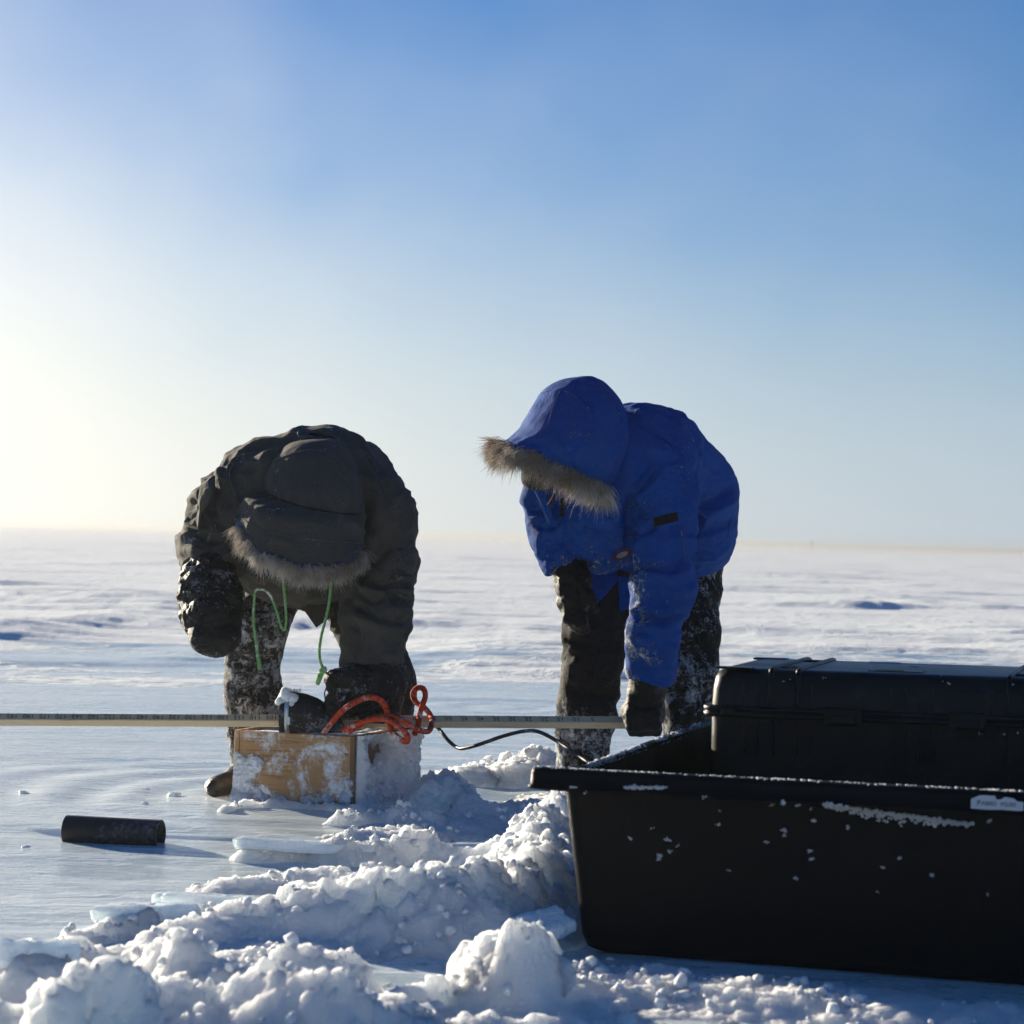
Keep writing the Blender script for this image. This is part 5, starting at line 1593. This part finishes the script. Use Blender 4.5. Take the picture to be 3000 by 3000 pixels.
inn = lambda d: rim_[sel] + (HC[-1] - rim_[sel]) / np.linalg.norm(HC[-1] - rim_[sel], axis=1)[:, None] * d
outd = (rim_[sel] - HC[-1]); outd /= np.linalg.norm(outd, axis=1)[:, None]
uu = np.linspace(0, 1, len(sel))[:, None]
dirB = axisB * .75 + outd * (.25 + .35 * uu) + np.array([0, -.20, -.55]) * (1 - .6 * uu) + np.array([-.3, 0, .12]) * uu ** 3
fur_strip('fur_trim', inn(.012) + axisB * .004, dirB, .050, 9000, B_, M['fur'], 15, tintf=lambda u: np.where(u < .22, .35, -.25) + .12 * np.exp(-((u - .9) / .1) ** 2), depth=.018)
for pts in ([(1575, 1150), (1640, 1143), (1690, 1165), (1740, 1215)], [(1640, 1148), (1618, 1200), (1600, 1270)], [(1745, 1107), (1795, 1165), (1822, 1240)], [(1470, 1310), (1560, 1345), (1660, 1372), (1740, 1405)]):
    seam('hood_seam', BH_, pts, B_, M['seam_blue'])
for pts in ([(1712, 1540), (1715, 1598)], [(1712, 1545), (1770, 1556), (1828, 1545)], [(1990, 1535), (2002, 1590), (2006, 1640)], [(1850, 1495), (1880, 1480), (1920, 1440)], [(1935, 1400), (1990, 1370), (2010, 1368)], [(2140, 1520), (2132, 1580)], [(1870, 1330), (1900, 1360), (1915, 1380)], [(1625, 1475), (1640, 1540), (1690, 1625), (1740, 1665)]):
    seam('jacket_seam', BJ, pts, B_, M['seam_blue'], .0014)
patch('sleeve_tab', BJ, [(1914, 1516), (1985, 1499), (1988, 1525), (1917, 1545)], B_, M['velcro'], .004)
patch('shoulder_strap', BJ, [(1823, 1172), (1838, 1172), (1882, 1213), (1860, 1216)], B_, M['velcro'], .005)
patch('zip_guard', BJ, [(1644, 1458), (1658, 1460), (1652, 1515), (1640, 1512)], B_, M['velcro'], .003)
# round chest badge: red ring, pale centre, half hidden by the sleeve
def badge(name, rx, ry, mat, off, parent, hole=0.0):
    c = np.array([1822, 1624]); n = 28; V = []
    for r_ in ((hole, 1.0) if hole else (0.02, 1.0)):
        for k in range(n):
            a = 2 * math.pi * k / n
            p = c + np.array([math.cos(a) * rx * r_ - math.sin(a) * ry * r_ * .35, math.sin(a) * ry * r_ - math.cos(a) * rx * r_ * .28])
            h, nr = cast(BJ, *p)
            V.append(h + nr * off if h is not None else np.array(at(p[0], p[1], 7.0)))
    F = [(k, (k + 1) % n, n + (k + 1) % n, n + k) for k in range(n)]
    return mesh(name, V, F, M[mat], parent, False)
bd = badge('chest_badge', 30, 16, 'emblem_red', .0022, B_, .80)
badge('badge_ring', 23, 13, 'emblem_red', .0024, bd, .85)
badge('badge_emblem', 17, 9, 'emblem_white', .0022, bd)
# lower tails of the parka under the belly
panel('jacket_tail', [(1700, 1660, 7.22), (1722, 1735, 7.20), (1742, 1776, 7.20), (1772, 1742, 7.20), (1806, 1705, 7.22), (1800, 1650, 7.24)], M['parka_blue'], B_, .009, .01)
panel('jacket_tail', [(1815, 1690, 7.22), (1818, 1745, 7.22), (1820, 1790, 7.21), (1862, 1772, 7.2), (1880, 1700, 7.22)], M['parka_blue'], B_, .009, .008)
panel('collar_flap', [(1560, 1430, 7.0), (1585, 1490, 7.0), (1610, 1540, 7.0), (1618, 1500, 6.99), (1600, 1440, 6.99)], M['parka_blue'], B_, .006, .006)
V, F = join([tube_data(catmull([at(1630, 1425, 6.86), at(1622, 1455, 6.87), at(1607, 1480, 6.88)], 6), .0045, 6)]); mesh('hood_toggle', V, F, M['brown'], B_)
f = Field(at(1480, 1480, 6.8), at(1660, 1320, 7.25), .007)
f.ell(at(1562, 1402, 7.02), (.036, .05, .030), .02); f.ell(at(1590, 1395, 7.0), (.045, .06, .040), .02)
V, Q = f.nets(); V = V + vert_normals(V, Q) * crumple((25, 25, 30), .006, 3)(V)[:, None]
mesh('neck_gaiter', V, Q, M['velcro'], B_)
# gloves: a relaxed hand resting on the thigh, and a fist round the stick
f = Field(at(1610, 1890, 6.75), at(1790, 1640, 7.35), .0055)
limb(f, [(1668, 1655, 7.08, .046), (1678, 1700, 7.06, .050), (1682, 1755, 7.05, .052)], .02)
for k in range(4):
    a = at(1660 + 13 * k, 1765 + 3 * k, 7.05 - .006 * k); m_ = at(1666 + 13 * k, 1812 + 5 * k - 3 * (k == 3), 7.03 - .006 * k); b = at(1683 + 11 * k, 1838 + 6 * k - 9 * (k == 3) - 8 * (k == 0), 7.04)
    f.cone(a, m_, .019, .0165, .008); f.cone(m_, b, .0165, .013, .006)
f.cone(at(1705, 1715, 7.0), at(1728, 1755, 6.97), .024, .019, .015); f.cone(at(1728, 1755, 6.97), at(1746, 1782, 6.965), .019, .014, .006)
V, Q = f.nets(); V = V + vert_normals(V, Q) * (crumple((22, 22, 26), .006, 91)(V))[:, None]
mesh('glove', V, Q, M['glove_bare'], B_)
f = Field(at(1780, 2200, 6.8), at(1990, 1960, 7.35), .0055)
limb(f, [(1897, 1985, 7.05, .058), (1893, 2030, 7.07, .052), (1890, 2075, 7.10, .056)], .02)
f.ell(at(1888, 2095, 7.10), (.058, .05, .055), .02)
for k in range(4):
    x = 1850 + 23 * k
    pts = [at(x + 3, 2068, 7.06), at(x - 2, 2092, 7.035), at(x, 2122, 7.04), at(x + 4, 2140, 7.09)]
    for i in range(3): f.cone(pts[i], pts[i + 1], .0215 - .001 * i - .001 * abs(k - 1.5), .0205 - .001 * i, .007)
f.cone(at(1860, 2045, 7.06), at(1838, 2085, 7.08), .024, .021, .012); f.cone(at(1838, 2085, 7.08), at(1842, 2112, 7.06), .021, .018, .006)
V, Q = f.nets(); V = V + vert_normals(V, Q) * (crumple((22, 22, 26), .005, 95)(V))[:, None]
mesh('glove', V, Q, M['glove_bare'], B_)
body_mesh('body', B_, [[(1660, 1290, 7.0, .085), (1730, 1300, 7.08, .06), (1850, 1380, 7.16, .12), (1990, 1480, 7.36, .13), (1960, 1580, 7.46, .12)], [(1850, 1390, 7.16, .09), (1650, 1400, 7.15, .05), (1600, 1450, 7.14, .04), (1612, 1560, 7.10, .038), (1660, 1680, 7.07, .033), (1682, 1750, 7.05, .032)],
                       [(1850, 1380, 7.14, .09), (1930, 1380, 7.06, .055), (1946, 1620, 7.01, .048), (1918, 1870, 7.02, .042), (1895, 2010, 7.06, .036), (1889, 2080, 7.1, .036)],
                       [(1960, 1580, 7.46, .1), (1790, 1660, 7.48, .085), (1750, 1860, 7.43, .06), (1718, 2100, 7.45, .05), (1705, 2310, 7.48, .035)], [(1960, 1580, 7.46, .1), (2020, 1650, 7.54, .08), (2020, 1870, 7.48, .055), (2012, 2310, 7.5, .035)], [(1625, 1320, 6.98, .025), (1612, 1335, 6.95, .016)]],
          [(at(1665, 1290, 7.0), (.082, .095, .105)), (at(1630, 1350, 7.0), (.06, .065, .05))], (-.02, 6.75, 0), (.82, 7.9, 1.35))
# ------------------------------------------------------------------ thin ice fog lying on the lake
V, F = box_data((0, 0, .2), [1, 0, 0], [0, 1, 0], [0, 0, 1], 1900, 1900, 1.4)
hz = mesh('haze', V, F, None, None, False)
hm = bpy.data.materials.new('ice_fog'); hm.use_nodes = True
nt = hm.node_tree
for nd in list(nt.nodes):
    if nd.type != 'OUTPUT_MATERIAL': nt.nodes.remove(nd)
pv = nt.nodes.new('ShaderNodeVolumePrincipled')
pv.inputs['Color'].default_value = (0.42, 0.43, 0.445, 1)
pv.inputs['Density'].default_value = HAZE_DENSITY
pv.inputs['Anisotropy'].default_value = 0.45
nt.links.new(pv.outputs[0], nt.nodes['Material Output'].inputs['Volume'])
hz.data.materials.append(hm)
tag(hz, 'thin bright ice fog lying over the whole frozen lake', 'haze', kind='stuff')
